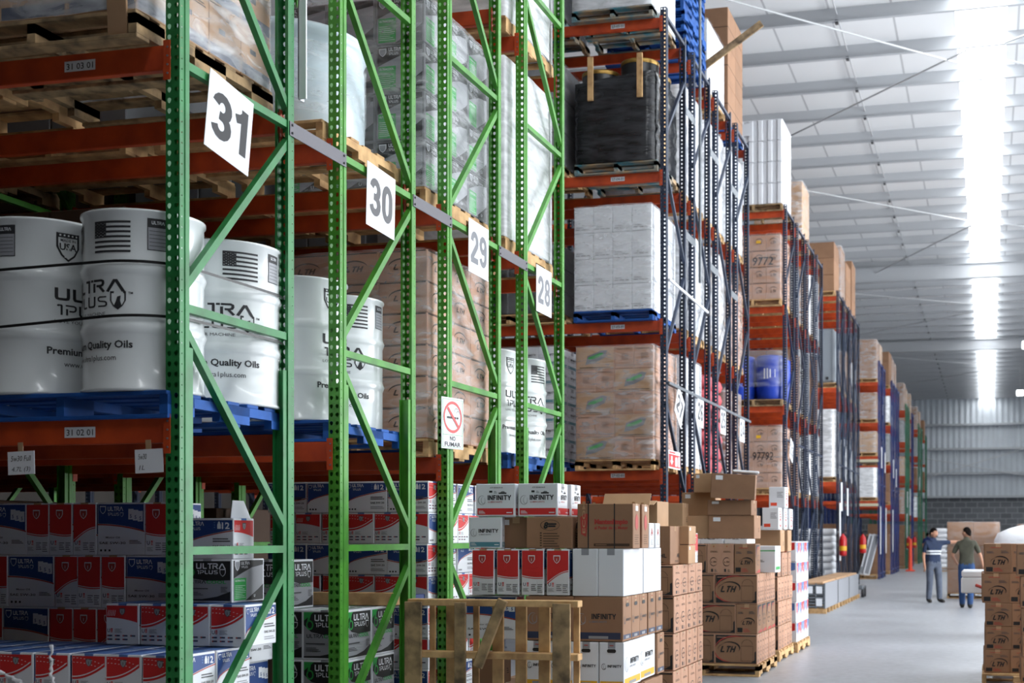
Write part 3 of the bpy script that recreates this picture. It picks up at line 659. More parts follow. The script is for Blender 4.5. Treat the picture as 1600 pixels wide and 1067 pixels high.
def lth_logo(f, ca, cb, w, m='black'):
    a = f.W / f.H; f.text('LTH', ca - w * .52, cb - w * .19 * a, w * .36 * a, m, 4, wid=w * .98, shear=.35, bold=.045)
    f.arc(ca, cb + w * .02 * a, w * .62, w * .36 * a, -25, 130, .0, .045, m, 3, 18); f.arc(ca, cb, w * .62, w * .33 * a, 110, 190, .0, .012, m, 3, 8)
def d_lth():
    b, F, S, B, L, T = body(.47, .15, .325, 'kraftpink')
    for f in (F, B):
        f.rect(.02, .03, .98, .97, 'kraft', 1)
        f.poly([(.02, .97), (.02, .58), (.12, .74), (.3, .87), (.55, .93), (.98, .93), (.98, .97)], 'black', 2)
        f.poly([(.02, .03), (.02, .22), (.2, .08), (.4, .06), (.86, .06), (.94, .14), (.94, .4), (.98, .44), (.98, .03)], 'black', 2)
        f.arc(.5, .46, .50, .46, 60, 172, .0, .035, 'redprint', 3, 18); f.arc(.45, .5, .46, .44, 190, 262, 0, .035, 'redprint', 3, 12)
        lth_logo(f, .33, .50, .40)
        for p in ([(.62, .1), (.62, .60), (.66, .62), (.66, .1)], [(.90, .1), (.90, .60), (.94, .62), (.94, .1)]): f.rect(p[0][0], .1, p[0][0] + .006, .60, 'kraftdark', 3)
        f.rect(.62, .1, .91, .112, 'kraftdark', 3); f.rect(.62, .60, .91, .612, 'kraftdark', 3); f.arc(.765, .62, .13, .2, 10, 170, .008, .01, 'kraftdark', 3, 10); f.rect(.05, .885, .27, .905, 'kraftpink', 4)
    for f in (S, L):
        f.rect(.46, .9, .54, .94, 'redprint', 2); f.lines(.25, .72, .8, .78, 2, 'kraftdark', 2); f.arc(.5, .4, .26, .13, 0, 360, .0, .03, 'black', 2, 16); f.text('LTH', .5, .37, .05, 'black', 3, wid=.42, align='c', shear=.3); f.rect(.3, .06, .45, .16, 'black', 2); f.lines(.55, .06, .75, .16, 3, 'inkgrey', 2)
    DS['lth'] = (b.mesh('carton'), .47, .15, .325)
    b, F, S, B, L, T = body(.235, .30, .325, 'kraft')
    for f in (F, B): lth_small(f)
    for f in (S, L):
        f.poly([(.04, .97), (.04, .5), (.3, .8), (.9, .97)], 'black', 2); f.arc(.5, .42, .45, .45, 50, 160, .0, .04, 'redprint', 3, 12); f.arc(.5, .45, .25, .16, 0, 360, .0, .03, 'black', 2, 16); f.text('LTH', .5, .42, .05, 'black', 3, wid=.35, align='c', shear=.3); f.poly([(.1, .03), (.96, .03), (.96, .14), (.5, .1)], 'redprint', 2)
    DS['lthsmall'] = (b.mesh('carton'), .235, .30, .325)
    b, F, S, B, L, T = body(.265, .265, .237, 'kraft')
    for f in (F, S, B, L): lth_small(f)
    DS['lthcube'] = (b.mesh('carton'), .265, .265, .237)
    b, F, S, B, L, T = body(.275, .275, .303, 'kraft')
    for f in (F, S, B, L): lth_small(f)
    DS['lthtall'] = (b.mesh('carton'), .275, .275, .303)
    b, F, S, B, L, T = body(.36, .28, .235, 'kraftpink', None)
    for f in (F, S, B, L):
        f.rect(.03, .95, .97, .99, 'kraftdark', 1); f.arc(.5, .45, .3, .26, 20, 170, 0, .05, 'kraftdark', 2, 12); f.text('LTH', .5, .38, .18, 'kraftdark', 3, wid=.4, align='c', shear=.3)
    DS['lthwrap'] = (b.mesh('carton'), .36, .28, .235)
def d_misc():
    for key, W, D, H, m in (('plainwhite', .17, .48, .305, 'white'), ('plain', .2, .2, .205, 'kraft'), ('kraftbig', .52, .42, .42, 'kraft'), ('kraftmid', .40, .32, .27, 'kraftlight'), ('kraftflat', .50, .34, .2, 'kraft'), ('kraftsmall', .26, .24, .22, 'kraftlight'), ('hidden', .5, .5, .40, 'kraft')):
        b, F, S, B, L, T = body(W, D, H, m, 'palegrey' if m == 'white' else 'tape')
        if m != 'white': F.rect(.1, .75, .26, .92, 'paper', 1); S.lines(.6, .3, .8, .5, 3, 'kraftdark', 1)
        DS[key] = (b.mesh('carton'), W, D, H)
    b, F, S, B, L, T = body(.315, .2, .205, 'kraft')
    for f in (F, S):
        f.arc(.52, .74, .20, .16, 0, 360, .0, .012, 'black', 2, 24); f.arc(.52, .74, .205, .165, 0, 360, .006, .006, 'black', 2, 24); f.text('8', .38, .64, .2, 'black', 3, bold=.05, shear=.2); f.rect(.48, .75, .66, .80, 'black', 3); f.rect(.48, .68, .64, .73, 'black', 3)
        f.lines(.37, .06, .72, .54, 6, 'kraftdark', 2, .3)
        for i in range(6): f.rect(.30, .07 + .08 * i, .34, .11 + .08 * i, 'kraftdark', 2)
    DS['kiteight'] = (b.mesh('carton'), .315, .2, .205)
    b, F, S, B, L, T = body(.375, .17, .29, 'kraft')
    for f in (F, B):
        f.poly([(.05, .70), (.14, .78), (.20, .77), (.16, .26), (.07, .32)], 'redprint', 2); f.text('ECOM', .145, .34, .07, 'kraftlight', 3, wid=1.0 * .55, bold=.02, rot=1)
        f.text('Mantenlimpio', .31, .55, .10, 'redprint', 2, wid=.60, bold=.08); f.text('al Poder de tu Motor', .31, .43, .07, 'redprint', 2, wid=.60, bold=.035); f.rect(.30, .05, .94, .11, 'kraftdark', 2)
        f.rect(.33, .07, .53, .09, 'kraft', 3)
        f.rect(.19, .0, .21, 1.0, 'ink', 3); f.rect(.66, .0, .68, 1.0, 'ink', 3)
    for f in (S, L): f.poly([(.5, .78), (.72, .68), (.72, .48), (.5, .4), (.3, .48), (.3, .68)], 'redprint', 2); f.rect(.35, .84, .7, .95, 'paper', 2); f.lines(.2, .1, .8, .34, 5, 'kraftdark', 2, .2)
    DS['ecom'] = (b.mesh('carton'), .375, .17, .29)
    b, F, S, B, L, T = body(.37, .34, .31, 'kraft')
    for f in (F, S): f.text('AHL', .66, .18, .1, 'black', 2, wid=.26, bold=.04); f.lines(.45, .05, .85, .12, 2, 'kraftdark', 2)
    DS['sahl'] = (b.mesh('carton'), .37, .34, .31)
    b, F, S, B, L, T = body(.12, .12, .17, 'white', None)
    for f in (F, S): f.text('A', .5, .5, .3, 'redprint', 2, align='c', bold=.03); f.lines(.2, .12, .8, .35, 4, 'palegrey', 2)
    DS['smallwhite'] = (b.mesh('carton'), .12, .12, .17)
    b, F, S, B, L, T = body(.2, .26, .26, 'white', None)
    F.rect(.1, .1, .5, .25, 'conered', 1); F.lines(.5, .5, .9, .8, 4, 'palegrey'); S.lines(.2, .55, .8, .9, 3, 'redprint'); S.arc(.5, .3, .2, .12, 0, 360, .1, .1, 'redprint', 2, 10)
    DS['medwhite'] = (b.mesh('carton'), .2, .26, .26)
    b, F, S, B, L, T = body(.42, .36, .30, 'white', None)
    F.rect(0, .8, 1, .84, 'ginger', 1); S.rect(.1, .1, .9, .22, 'ginger', 1); S.lines(.5, .6, .85, .7, 2, 'inkgrey'); F.lines(.3, .4, .7, .5, 2, 'inkgrey')
    DS['greenwhite'] = (b.mesh('carton'), .42, .36, .30)
    for key, c1, c2 in (('rwba', 'red', 'bluemid'), ('rwbb', 'bluemid', 'red')):
        b, F, S, B, L, T = body(.42, .28, .262, 'white', None)
        F.poly([(.4, .35), (.95, .6), (.95, .95), (.4, .95)], c1, 1)
        S.poly([(.05, .95), (.05, .5), (.45, .3), (.5, .95)], c2, 1); S.poly([(.55, .95), (.55, .35), (.95, .6), (.95, .95)], c1, 1); S.arc(.28, .6, .12, .15, 0, 300, .03, .03, 'paper', 2, 10); F.lines(.1, .1, .6, .25, 3, 'palegrey')
        DS[key] = (b.mesh('carton'), .42, .28, .262)
    # a carton of the brown wrapped load with a faded green badge
    b, F, S, B, L, T = body(.55, .27, .30, 'kraftpink', None)
    for f in (F, B):
        f.rect(.02, .02, .98, .98, 'kraftlight', 1); f.poly([(.25, .2), (.3, .6), (.7, .85), (.82, .8), (.75, .5), (.5, .3)], 'printgrey', 2); f.poly([(.3, .44), (.34, .54), (.66, .74), (.72, .7), (.68, .6), (.46, .46)], 'ginger', 3); f.lines(.1, .06, .9, .12, 1, 'kraftdark', 2, .6)
    for f in (S, L): f.lines(.1, .85, .9, .92, 2, 'kraftdark', 2, .4); f.lines(.35, .4, .75, .7, 6, 'kraftdark', 2, .3); f.rect(.05, .14, .95, .15, 'kraftdark', 2)
    DS['badge'] = (b.mesh('carton'), .55, .27, .30)
    b, F, S, B, L, T = body(.275, .275, .30, 'kraftpink', None)
    for f in (F, S, B, L): f.lines(.1, .85, .9, .92, 2, 'kraftdark', 2, .4); f.lines(.35, .4, .75, .7, 6, 'kraftdark', 2, .3); f.rect(.05, .14, .95, .15, 'kraftdark', 2)
    DS['badgeend'] = (b.mesh('carton'), .275, .275, .30)
    b, F, S, B, L, T = body(.27, .27, .40, 'paper', None)
    for f in (F, S, B, L): f.rect(.08, .125, .3, .145, 'inkgrey', 2); f.rect(.36, .125, .6, .145, 'inkgrey', 2); f.rect(.66, .125, .84, .145, 'inkgrey', 2); f.lines(.1, .2, .5, .25, 2, 'palegrey', 2)
    DS['whitewrap'] = (b.mesh('carton'), .27, .27, .40)
    b, F, S, B, L, T = body(.36, .28, .28, 'kraftlight', None)
    for f in (F, S, B, L): f.rect(.03, .04, .97, .26, 'navyprint', 1); f.rect(.3, .5, .5, .6, 'inkgrey', 1); f.lines(.5, .8, .9, .9, 2, 'kraftdark')
    DS['navyband'] = (b.mesh('carton'), .36, .28, .28)
    b, F, S, B, L, T = body(.54, .56, .56, 'kraft', None)
    for f in (F, S, B, L): f.rect(.0, .48, 1, .5, 'kraftdark', 1)
    DS['tallkraft'] = (b.mesh('carton'), .54, .56, .56)
for f in (d_oil5, d_oil12, d_cool, d_inf, d_lth, d_misc): f()
def carton(key, x, y, z, rot=0, label='', group='cartons', j=.004, name='carton', tilt=0):
    """x, y = centre of the footprint, rot in quarter turns (anticlockwise)"""
    me = DS[key][0]
    o = mk(name, me, None, (x + rnd.uniform(-j, j), y + rnd.uniform(-j, j), z), (tilt, 0, rot * math.pi / 2 + rnd.uniform(-.012, .012)))
    return tag(o, label, 'box', group)
def row_x(items, x1, y0, z, place, group, desc):
    """items from the aisle inwards: (key, rot); x1 = aisle-side edge, y0 = front edge"""
    x = x1
    for i, (key, rot) in enumerate(items):
        me, W, D, H = DS[key]; w_, d_ = (W, D) if rot % 2 == 0 else (D, W)
        if key in desc:
            carton(key, x - w_ / 2, y0 + d_ / 2, z, rot, f'{desc[key]}, {OR[i]} from the aisle, {place}', group)
        x -= w_ + .004
    return x

# ---------------------------------------------------------------- drums
def drum_profile(r=.285, H=.875):
    P = [(r - .02, .0), (r + .008, .0), (r + .01, .012), (r, .022)]
    for zc in (.30, .59): P += [(r, zc - .035), (r + .004, zc - .022), (r + .012, zc), (r + .004, zc + .022), (r, zc + .035)]
    P += [(r, H - .022), (r + .01, H - .012), (r + .01, H), (r + .002, H + .002), (r - .004, H - .008), (r - .006, H - .025), (.0005, H - .025)]
    return P
def drum_mesh():
    b = MB(); b.lathe(drum_profile(), 'drumwhite', 56, cap=False)
    b.tube((.17, 0, .85), (.17, 0, .868), .03, 'drumlid', 10)
    r = .285
    F = Face(b, lambda a, v, k: ((r + .0008 + k * .0007) * math.sin(a / r), -(r + .0008 + k * .0007) * math.cos(a / r), v), 1.0, 1.0)
    def rect(a0, z0, a1, z1, m, k=1):
        n = max(1, int(abs(a1 - a0) / .03))
        for i in range(n): F.rect(a0 + (a1 - a0) * i / n, z0, a0 + (a1 - a0) * (i + 1) / n, z1, m, k)
    F.text('ULTRA', 0, .475, .062, 'ink', 1, wid=.40, align='c', bold=.05)
    F.text('1PLUS', -.04, .402, .054, 'ink', 1, wid=.30, align='c', bold=.025)
    F.shield(.165, .432, .078, 'ink', 'drumwhite', 1); F.poly([(.145, .405), (.165, .392), (.185, .405), (.177, .43), (.180, .455), (.163, .45), (.155, .425)], 'ink', 3)
    F.text('TM', .214, .462, .012, 'ink', 1)
    F.text('LOVE YOUR MACHINE', -.05, .362, .017, 'inkgrey', 1, wid=.30, align='c', bold=0)
    F.text('Premium Quality Oils', 0, .205, .036, 'ink', 1, wid=.47, align='c', bold=.03)
    F.text('www.ultra1plus.com', 0, .145, .028, 'ink', 1, wid=.31, align='c', bold=.0)
    # stripes-and-stars panel and the shield beside it
    for i in range(7): rect(.035, .665 + i * .0235, .225, .665 + i * .0235 + .0105, 'ink')
    rect(.035, .735, .105, .8165, 'ink', 2)
    for i in range(6):
        for j in range(5): F.rect(.040 + i * .0112, .742 + j * .0145 + (i % 2) * .005, .0445 + i * .0112, .7445 + j * .0135 + (i % 2) * .005, 'drumwhite', 3)
    F.shield(-.135, .742, .115, 'ink', 'drumwhite', 1, asp=1.25); rect(-.187, .79, -.083, .812, 'ink', 3)
    for i in range(5): F.rect(-.178 + i * .02, .797, -.170 + i * .02, .805, 'drumwhite', 4)
    F.text('MADE IN', -.135, .77, .013, 'ink', 3, wid=.075, align='c'); F.text('USA', -.135, .728, .034, 'ink', 3, wid=.085, align='c', bold=.03); F.poly([(-.155, .69), (-.147, .69), (-.117, .768), (-.125, .768)], 'drumwhite', 4)
    for c in (-.43, .35):
        rect(c - .05, .68, c + .05, .835, 'ink', 1); rect(c - .046, .684, c + .046, .79, 'palegrey', 2); F.text('ULTRA', c, .806, .016, 'paper', 3, wid=.06, align='c')
        for i in range(5): rect(c - .04, .70 + i * .018, c + .04, .703 + i * .018, 'inkgrey', 3)
    return b.mesh('drum')
DRUM = drum_mesh()
def drum(x, y, z, turn, label): o = mk('oil_drum', DRUM, None, (x, y, z), (0, 0, R(turn))); return tag(o, label, 'drum', 'white oil drums on blue pallets')
def drum_strap(cs, z, dz, label):
    """black band round the four drums of a pallet: rounded rectangle loop"""
    r = .301; b = MB(); pts = []; x0 = min(c[0] for c in cs) - r; x1 = max(c[0] for c in cs) + r
    for k in range(72):
        t = R(5 * k); d = (math.cos(t), math.sin(t)); c = max(cs, key=lambda c: c[0] * d[0] + c[1] * d[1]); pts.append((c[0] + r * d[0], c[1] + r * d[1]))
    n = len(pts); vs = []
    for i, (px, py) in enumerate(pts):
        zz = z + dz * (px - x0) / (x1 - x0); vs += [(px, py, zz), (px, py, zz + .014)]
    b.add(vs, [(2 * i, 2 * ((i + 1) % n), 2 * ((i + 1) % n) + 1, 2 * i + 1) for i in range(n)], 'strapblack')
    o = b.obj('drum_strap'); tag(o, label, 'strap', 'straps round the drums')
def drum_pallet(cx, cy, z, n, turns, offs, place, straps=True):
    pallet(cx, cy, z, 1.2, 1.16, 'woodblue', f'blue painted wooden pallet under white oil drums, {place}', group='blue pallets')
    names = ('front one by the aisle', 'front one deeper in', 'back one by the aisle', 'back one deeper in')
    for i in range(4):
        drum(cx + offs[i][0], cy + offs[i][1], z + .134, turns[i], f'white oil drum, {names[i]}, {place}')
    if straps:
        for k, (zz, dz) in enumerate(((.60, .015), (.31, .05))): drum_strap([(cx + a, cy + b_) for a, b_ in offs], z + .134 + zz, dz, f"thin black strap round the drums, {('upper', 'lower')[k]} one, {place}")
of = [(.30, -.34), (-.31, -.30), (.32, .32), (-.30, .32)]
drum_pallet(-4.425, 6.12, 2.10, 4, (-22, 90, 22, 20), [(.30, -.34), (-.31, -.32), (.33, .34), (-.29, .32)], 'second level of rack thirty-one')
drum_pallet(-4.45, 7.76, 2.10, 4, (98, 60, 22, 40), [(.26, -.33), (-.36, -.33), (.20, .30), (-.42, .31)], 'second level of rack thirty', False)
drum_pallet(-4.50, 10.90, 2.10, 4, (105, 60, 45, 20), [(.28, -.34), (-.33, -.34), (.33, .30), (-.3, .30)], 'second level of rack twenty-eight', False)
drum_pallet(-5.72, 6.12, 2.10, 4, (-20, 30, -26, 20), of, 'second pallet of rack thirty-one', False)

# ---------------------------------------------------------------- wrapped pallet loads
def shell(b, x0, y0, z0, x1, y1, z1, m, seed=0, amp=.012, n=9, sag=0):
    q = random.Random(seed); W = x1 - x0; D = y1 - y0; H = z1 - z0
    ring = []
    for i in range(n): ring.append((x0 + W * i / n, y0))
    for i in range(n): ring.append((x1, y0 + D * i / n))
    for i in range(n): ring.append((x1 - W * i / n, y1))
    for i in range(n): ring.append((x0, y1 - D * i / n))
    m_ = 4 * n; vs = []; nz = 12; cx = (x0 + x1) / 2; cy = (y0 + y1) / 2
    for k in range(nz + 1):
        for j, (px, py) in enumerate(ring):
            a = amp * (.4 + q.random()) * (1 if k % 2 else .5); corner = (j % n == 0)
            if corner: a = -.004
            dx = (1 if px > cx else -1) if abs(px - x0) < 1e-6 or abs(px - x1) < 1e-6 else 0; dy = (1 if py > cy else -1) if abs(py - y0) < 1e-6 or abs(py - y1) < 1e-6 else 0
            vs.append((px + dx * a, py + dy * a, z0 + H * k / nz - (sag * math.sin(k * math.pi / nz) if 0 else 0) + q.uniform(-.005, .005)))
    fs = []
    for k in range(nz):
        for j in range(m_): fs.append((k * m_ + j, k * m_ + (j + 1) % m_, (k + 1) * m_ + (j + 1) % m_, (k + 1) * m_ + j))
    b.add(vs, fs, m, True)
    b.add([vs[nz * m_ + j] for j in range(m_)], [tuple(range(m_))], m)
ls = 0
def load(label, x1, y0, z, W, D, H, nx, ny, nz, kf, filmm='film', pal='wood', place='', amp=.010, group='shrink-wrapped pallet loads', cover=1.0):
    """a wrapped load: cartons along the two visible sides, stretch film round them; the pallet under it is its own thing"""
    global ls; ls += 1
    x1 += rnd.uniform(-.02, .01); y0 += rnd.uniform(-.02, .02)
    if pal: pallet(x1 - W / 2, y0 + D / 2, z, W + .02, D + .02, pal, f"{'blue ' if pal == 'woodblue' else 'teal ' if pal == 'woodteal' else 'bare '}wooden pallet, {place}")
    r = mk('pallet_load', None, None, (x1 - W / 2, y0 + D / 2, z + .135), (0, 0, rnd.uniform(-.008, .008))); tag(r, f'{label}, {place}', 'wrapped load', group)
    cw, cdp, ch = W / nx, D / ny, H / nz
    for k in range(nz):
        for i in range(nx):
            for j_ in range(ny):
                if i and j_: continue
                key = kf(i, j_, k); sp = 1
                if key is None: continue
                if isinstance(key, tuple): key, sp = key
                me, w_, d_, h_ = DS[key]
                o = mk('carton', me, r, (W / 2 - cw * (i + sp / 2), -D / 2 + cdp * (j_ + .5), ch * k)); o.scale = ((cw * sp - .003) / w_, (cdp - .003) / d_, (ch - .003) / h_)
    if filmm:
        b = MB(); shell(b, -W / 2 - .006, -D / 2 - .006, .004, W / 2 + .006, D / 2 + .006, H * cover + .01, filmm, ls, amp); b.obj('stretch_wrap', r)
    return r
def simple_load(label, x1, y0, z, W, D, H, m, filmm, pal, place, tiers=4, cat='wrapped load'):
    """far or deep load: block-stacked goods as one body with seams, and its film"""
    global ls; ls += 1
    if pal: pallet(x1 - W / 2, y0 + D / 2, z, W + .02, D + .02, pal, f"{'blue ' if pal == 'woodblue' else ''}wooden pallet, {place}")
    r = mk('pallet_load', None, None, (x1 - W / 2, y0 + D / 2, z + (.135 if pal else 0)), (0, 0, rnd.uniform(-.02, .02))); tag(r, f'{label}, {place}', cat, 'wrapped loads deep in the racks')
    q = random.Random(ls)
    for k in range(tiers):
        e = q.uniform(0, .02); h = H / tiers
        for i in range(2):
            b = MB(); b.cbox(-W / 2 + i * W / 2 + .003, -D / 2 + e, h * k, -W / 2 + (i + 1) * W / 2 - .003, D / 2 - e, h * (k + 1) - .004, m, .008); mk('carton', b.mesh('carton'), r)
    if filmm: b = MB(); shell(b, -W / 2 - .01, -D / 2 - .006, .004, W / 2 + .01, D / 2 + .006, H + .01, filmm, ls, .014, 7); b.obj('stretch_wrap', r)
    return r
X1 = -3.90
# rack 31, third level
load('wrapped load of brown cartons with navy bands', X1 - .02, 5.46, 3.90, 1.15, 1.2, 1.42, 3, 4, 5, lambda i, j, k: 'navyband', 'filmmid', 'woodold', 'third level of rack thirty-one')
b = MB(); b.cbox(-.055, 0, -.16, .055, .012, .16, 'kraftlight', .003); b.cbox(-.05, .008, -.12, .05, .02, .18, 'kraftlight', .003); o = b.obj('cardboard_corner', None, (-4.02, 5.42, 4.07), (R(14), R(8), 0)); tag(o, 'torn pale cardboard corner piece at the front of the load on rack thirty-one', 'cardboard')
# rack 30, third level: the pale tank
pallet(-4.45, 7.74, 3.90, 1.15, 1.2, 'wood', 'bare wooden pallet under the pale round tank, rack thirty')
r = mk('plastic_tank', None, None, (-4.42, 7.68, 4.035)); tag(r, 'pale translucent round plastic tank wrapped in film on rack thirty', 'tank')
b = MB(); b.lathe([(.47, 0), (.49, .02), (.488, .5), (.478, .54), (.50, .6), (.515, .62), (.515, .66), (.49, .68), (.47, .67)], 'translucent', 48); b.obj('body', r)
b = MB(); b.lathe([(.3, .67), (.3, .70), (.1, .72)], 'translucent', 32); b.obj('lid', r)
b = MB(); b.lathe([(.496, .12), (.5, .3), (.498, .48), (.503, .56)], 'film', 48, cap=False); b.obj('stretch_wrap', r)
# racks 29, 28
load('wrapped load of grey ULTRACOOL cartons with green labels', X1, 8.70, 3.90, 1.15, 1.2, 1.38, 3, 3, 4, lambda i, j, k: 'coolbig', 'film', 'wood', 'third level of rack twenty-nine')
load('silvery wrapped white load', X1, 10.30, 3.90, 1.15, 1.2, 1.5, 3, 3, 4, lambda i, j, k: 'whitewrap', 'filmsilver', 'wood', 'third level of rack twenty-eight')
load('white wrapped load', X1, 10.30, 5.73, 1.15, 1.2, 1.5, 3, 3, 4, lambda i, j, k: 'whitewrap', 'filmsilver', 'wood', 'fourth level of rack twenty-eight')
load('wrapped load of brown LTH cartons', X1, 8.72, 2.10, 1.15, 1.2, 1.36, 3, 3, 6, lambda i, j, k: 'lthwrap', 'film', 'wood', 'second level of rack twenty-nine')
for rk, y in ((30, 7.1), (29, 8.7), (28, 10.3)):  # filler loads in dark colours, added to keep the rack depths dark
    for li, z in enumerate((2.10, 3.90)):
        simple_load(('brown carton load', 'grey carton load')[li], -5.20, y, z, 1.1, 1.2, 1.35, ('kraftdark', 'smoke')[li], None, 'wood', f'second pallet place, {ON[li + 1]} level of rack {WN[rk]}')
for rk, y in ((31, 5.5), (30, 7.1), (29, 8.7), (28, 10.3)):  # more dark loads added in the inner bays to stop light coming through
    for bi in (1, 2):
        for si in range(2):
            for li, z in enumerate((0, 2.10, 3.90)):
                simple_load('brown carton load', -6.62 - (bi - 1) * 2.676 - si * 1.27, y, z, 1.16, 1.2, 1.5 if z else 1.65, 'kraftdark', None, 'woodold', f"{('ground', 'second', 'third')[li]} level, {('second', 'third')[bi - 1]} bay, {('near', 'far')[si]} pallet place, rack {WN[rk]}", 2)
for i, (x, y) in enumerate(((-4.15, 3.0), (-5.45, 3.05), (-4.3, 1.6))):  # unseen loads added to keep light off the floor-level cartons beyond
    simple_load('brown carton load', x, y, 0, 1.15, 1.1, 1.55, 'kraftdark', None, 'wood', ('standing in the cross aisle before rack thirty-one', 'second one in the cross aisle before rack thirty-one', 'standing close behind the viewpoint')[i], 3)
simple_load('dark brown carton load', -5.20, 5.5, 3.9, 1.1, 1.2, 1.3, 'kraft', None, 'wood', 'second pallet place, third level of rack thirty-one')
# the first navy block
load('wrapped load of brown cartons with green badges', -3.93, 15.30, 2.33, .98, 1.2, 1.375, 4, 4, 5, lambda i, j, k: ('badgeend' if (j or (i < 2) == (k % 2 == 0)) else ('badge', 2) if i in (0, 2) else None), 'film', 'wood', 'second level of rack twenty-seven')
load('clear wrapped load of white cartons', -3.93, 15.30, 4.14, .98, 1.2, 1.27, 4, 3, 4, lambda i, j, k: 'whitewrap', 'film', 'woodblue', 'third level of rack twenty-seven')
load('white wrapped load', -3.93, 15.30, 7.80, 1.0, 1.2, 1.3, 3, 3, 4, lambda i, j, k: 'whitewrap', 'filmheavy', 'woodteal', 'top level of rack twenty-seven')
pallet(-4.40, 15.92, 5.94, 1.05, 1.2, 'woodteal', 'teal-tinted wooden pallet under the black drums, rack twenty-seven')
r = mk('pallet_load', None, None, (-4.42, 15.92, 6.075)); tag(r, 'black drums with brass rims bundled in black film, fourth level of rack twenty-seven', 'wrapped load')
b = MB(); b.lathe([(.235, 0), (.235, 1.12), (.23, 1.14)], 'drumdark', 28); dm = b.mesh('drum')
b = MB(); b.lathe([(.238, 1.12), (.242, 1.15), (.238, 1.17), (.2, 1.165)], 'gold', 28); rm = b.mesh('drum_rim')
for dx in (-.25, .25):
    for dy in (-.3, .3):
        d_ = mk('drum', dm, r, (dx, dy, .1 if dx > 0 else 0)); mk('drum_rim', rm, d_)
b = MB()
for k, (px, py) in enumerate(((-.32, -.62), (.3, -.62), (-.52, -.3), (-.15, -.62), (.5, -.2))): b.cbox(px, py, .75, px + .07, py + .03, 1.28 if k < 2 else 1.2, 'wood', .003)
for k, (px, py) in enumerate(((-.32, -.66), (.3, -.66))):
    b2 = MB(); b2.cbox(px, py, .75, px + .07, py + .03, 1.28, 'wood', .003); b2.obj('timber_batten', r)
b = MB(); shell(b, -.5, -.6, .0, .5, .6, .98, 'darkwrap', 5, .03, 9); 
for i, v in enumerate(b.v):
    if v[2] > .6: b.v[i] = (v[0], v[1], v[2] + .10 * (v[0] + .5) / 1.0)
b.obj('stretch_wrap', r)
load('wrapped load of white cartons with teal bands', -5.12, 15.30, 2.33, 1.0, 1.2, 1.40, 4, 3, 6, lambda i, j, k: 'infteal', 'filmthin', 'woodblue', 'second pallet place of rack twenty-seven')
simple_load('low load of dark bundles in film', -5.10, 15.3, 4.14, 1.35, 1.2, .85, 'drumdark', 'filmthin', 'wood', 'third level, second place of rack twenty-seven', 3)
simple_load('tall dark grey wrapped load', -5.06, 15.3, 5.94, 1.05, 1.2, 1.25, 'smoke', 'filmthin', 'wood', 'fourth level, second pallet place of rack twenty-seven', 3)
simple_load('white boxed load', -5.1, 15.3, 7.8, 1.05, 1.2, 1.0, 'white', 'filmthin', 'woodteal', 'top level, second pallet place of rack twenty-seven', 3)
for rk, y, spec in ((26, 16.82, (('grey wrapped carton load', 'whitewrap', 'film', 1.45), ('white wrapped load', 'whitewrap', 'filmheavy', 1.3), ('white bulging wrapped load', 'whitewrap', 'filmheavy', 1.4), None)),
                    (25, 18.36, (None, ('cream wrapped load', 'navyband', 'filmheavy', 1.4), ('crumpled white wrapped load', 'whitewrap', 'filmheavy', 1.4), ('white boxed load', 'whitewrap', 'filmthin', 1.0))),
                    (24, 19.88, (('green topped brown load', 'plain', 'film', 1.35), ('brown wrapped load', 'lthwrap', 'film', 1.2), ('white wrapped load', 'whitewrap', 'filmheavy', 1.45), None))):
    for li, s_ in enumerate(spec):
        if s_: load(s_[0], X1, y, (2.33, 4.14, 5.94, 7.80)[li], 1.1, 1.2, s_[3], 3, 3, 4, (lambda kk: lambda i, j, k: kk)(s_[1]), s_[2], 'wood', f'{ON[li + 1]} level of rack {WN[rk]}', .02)
def sacks(label, x1, y0, z, W, D, H, n, m, place, pal='wood', cat='sack'):
    if pal: pallet(x1 - W / 2, y0 + D / 2, z, W, D, pal, f'wooden pallet under sacks, {place}')
    h = H / n
    for k in range(n):
        b = MB(); q = random.Random(k)
        for i in range(2):
            cx = -W / 4 + i * W / 2; vs = []; N_ = 10
            prof = [(0, .80), (.18, .97), (.5, 1.03), (.82, .97), (1, .8)]
            for t, s_ in prof:
                for a in range(20):
                    an = 2 * math.pi * a / 20; c_, s2 = math.cos(an), math.sin(an); e = .35
                    vs.append((cx + math.copysign(abs(c_) ** e, c_) * (W / 4 - .005) * s_, math.copysign(abs(s2) ** e, s2) * (D / 2) * s_, h * t))
            if i == 0: pass
            bb = MB(); fs = []
            for r_ in range(4):
                for a in range(20): fs.append((r_ * 20 + a, r_ * 20 + (a + 1) % 20, (r_ + 1) * 20 + (a + 1) % 20, (r_ + 1) * 20 + a))
            fs.append(tuple(range(20))[::-1]); fs.append(tuple(80 + a for a in range(20)))
            bb.add(vs, fs, m, True); o = bb.obj('sack', None, (x1 - W / 2 + q.uniform(-.02, .02), y0 + D / 2, z + (.135 if pal else 0) + k * h))
            tag(o, f"{label}, {OR[min(k, 11)]} layer up, {('deeper', 'aisle-side')[i]} one, {place}", cat, 'stacked sacks')
sacks('red sack', X1, 18.36, 2.33, 1.1, 1.15, 1.4, 7, 'redsack', 'rack twenty-five')
for k in range(12): pallet(-4.42 + rnd.uniform(-.02, .02), 17.42, 7.80 + k * .134, 1.1, 1.2, 'woodblue', f'blue pallet, {OR[k]} from below in the stack on top of rack twenty-six', rnd.uniform(-.03, .03), 'stacked blue pallets')
load('towering stack of plain brown cartons', -3.90, 19.92, 7.80, 1.1, 1.2, 1.78, 2, 2, 3, lambda i, j, k: 'tallkraft', None, 'woodblue', 'top of rack twenty-four')
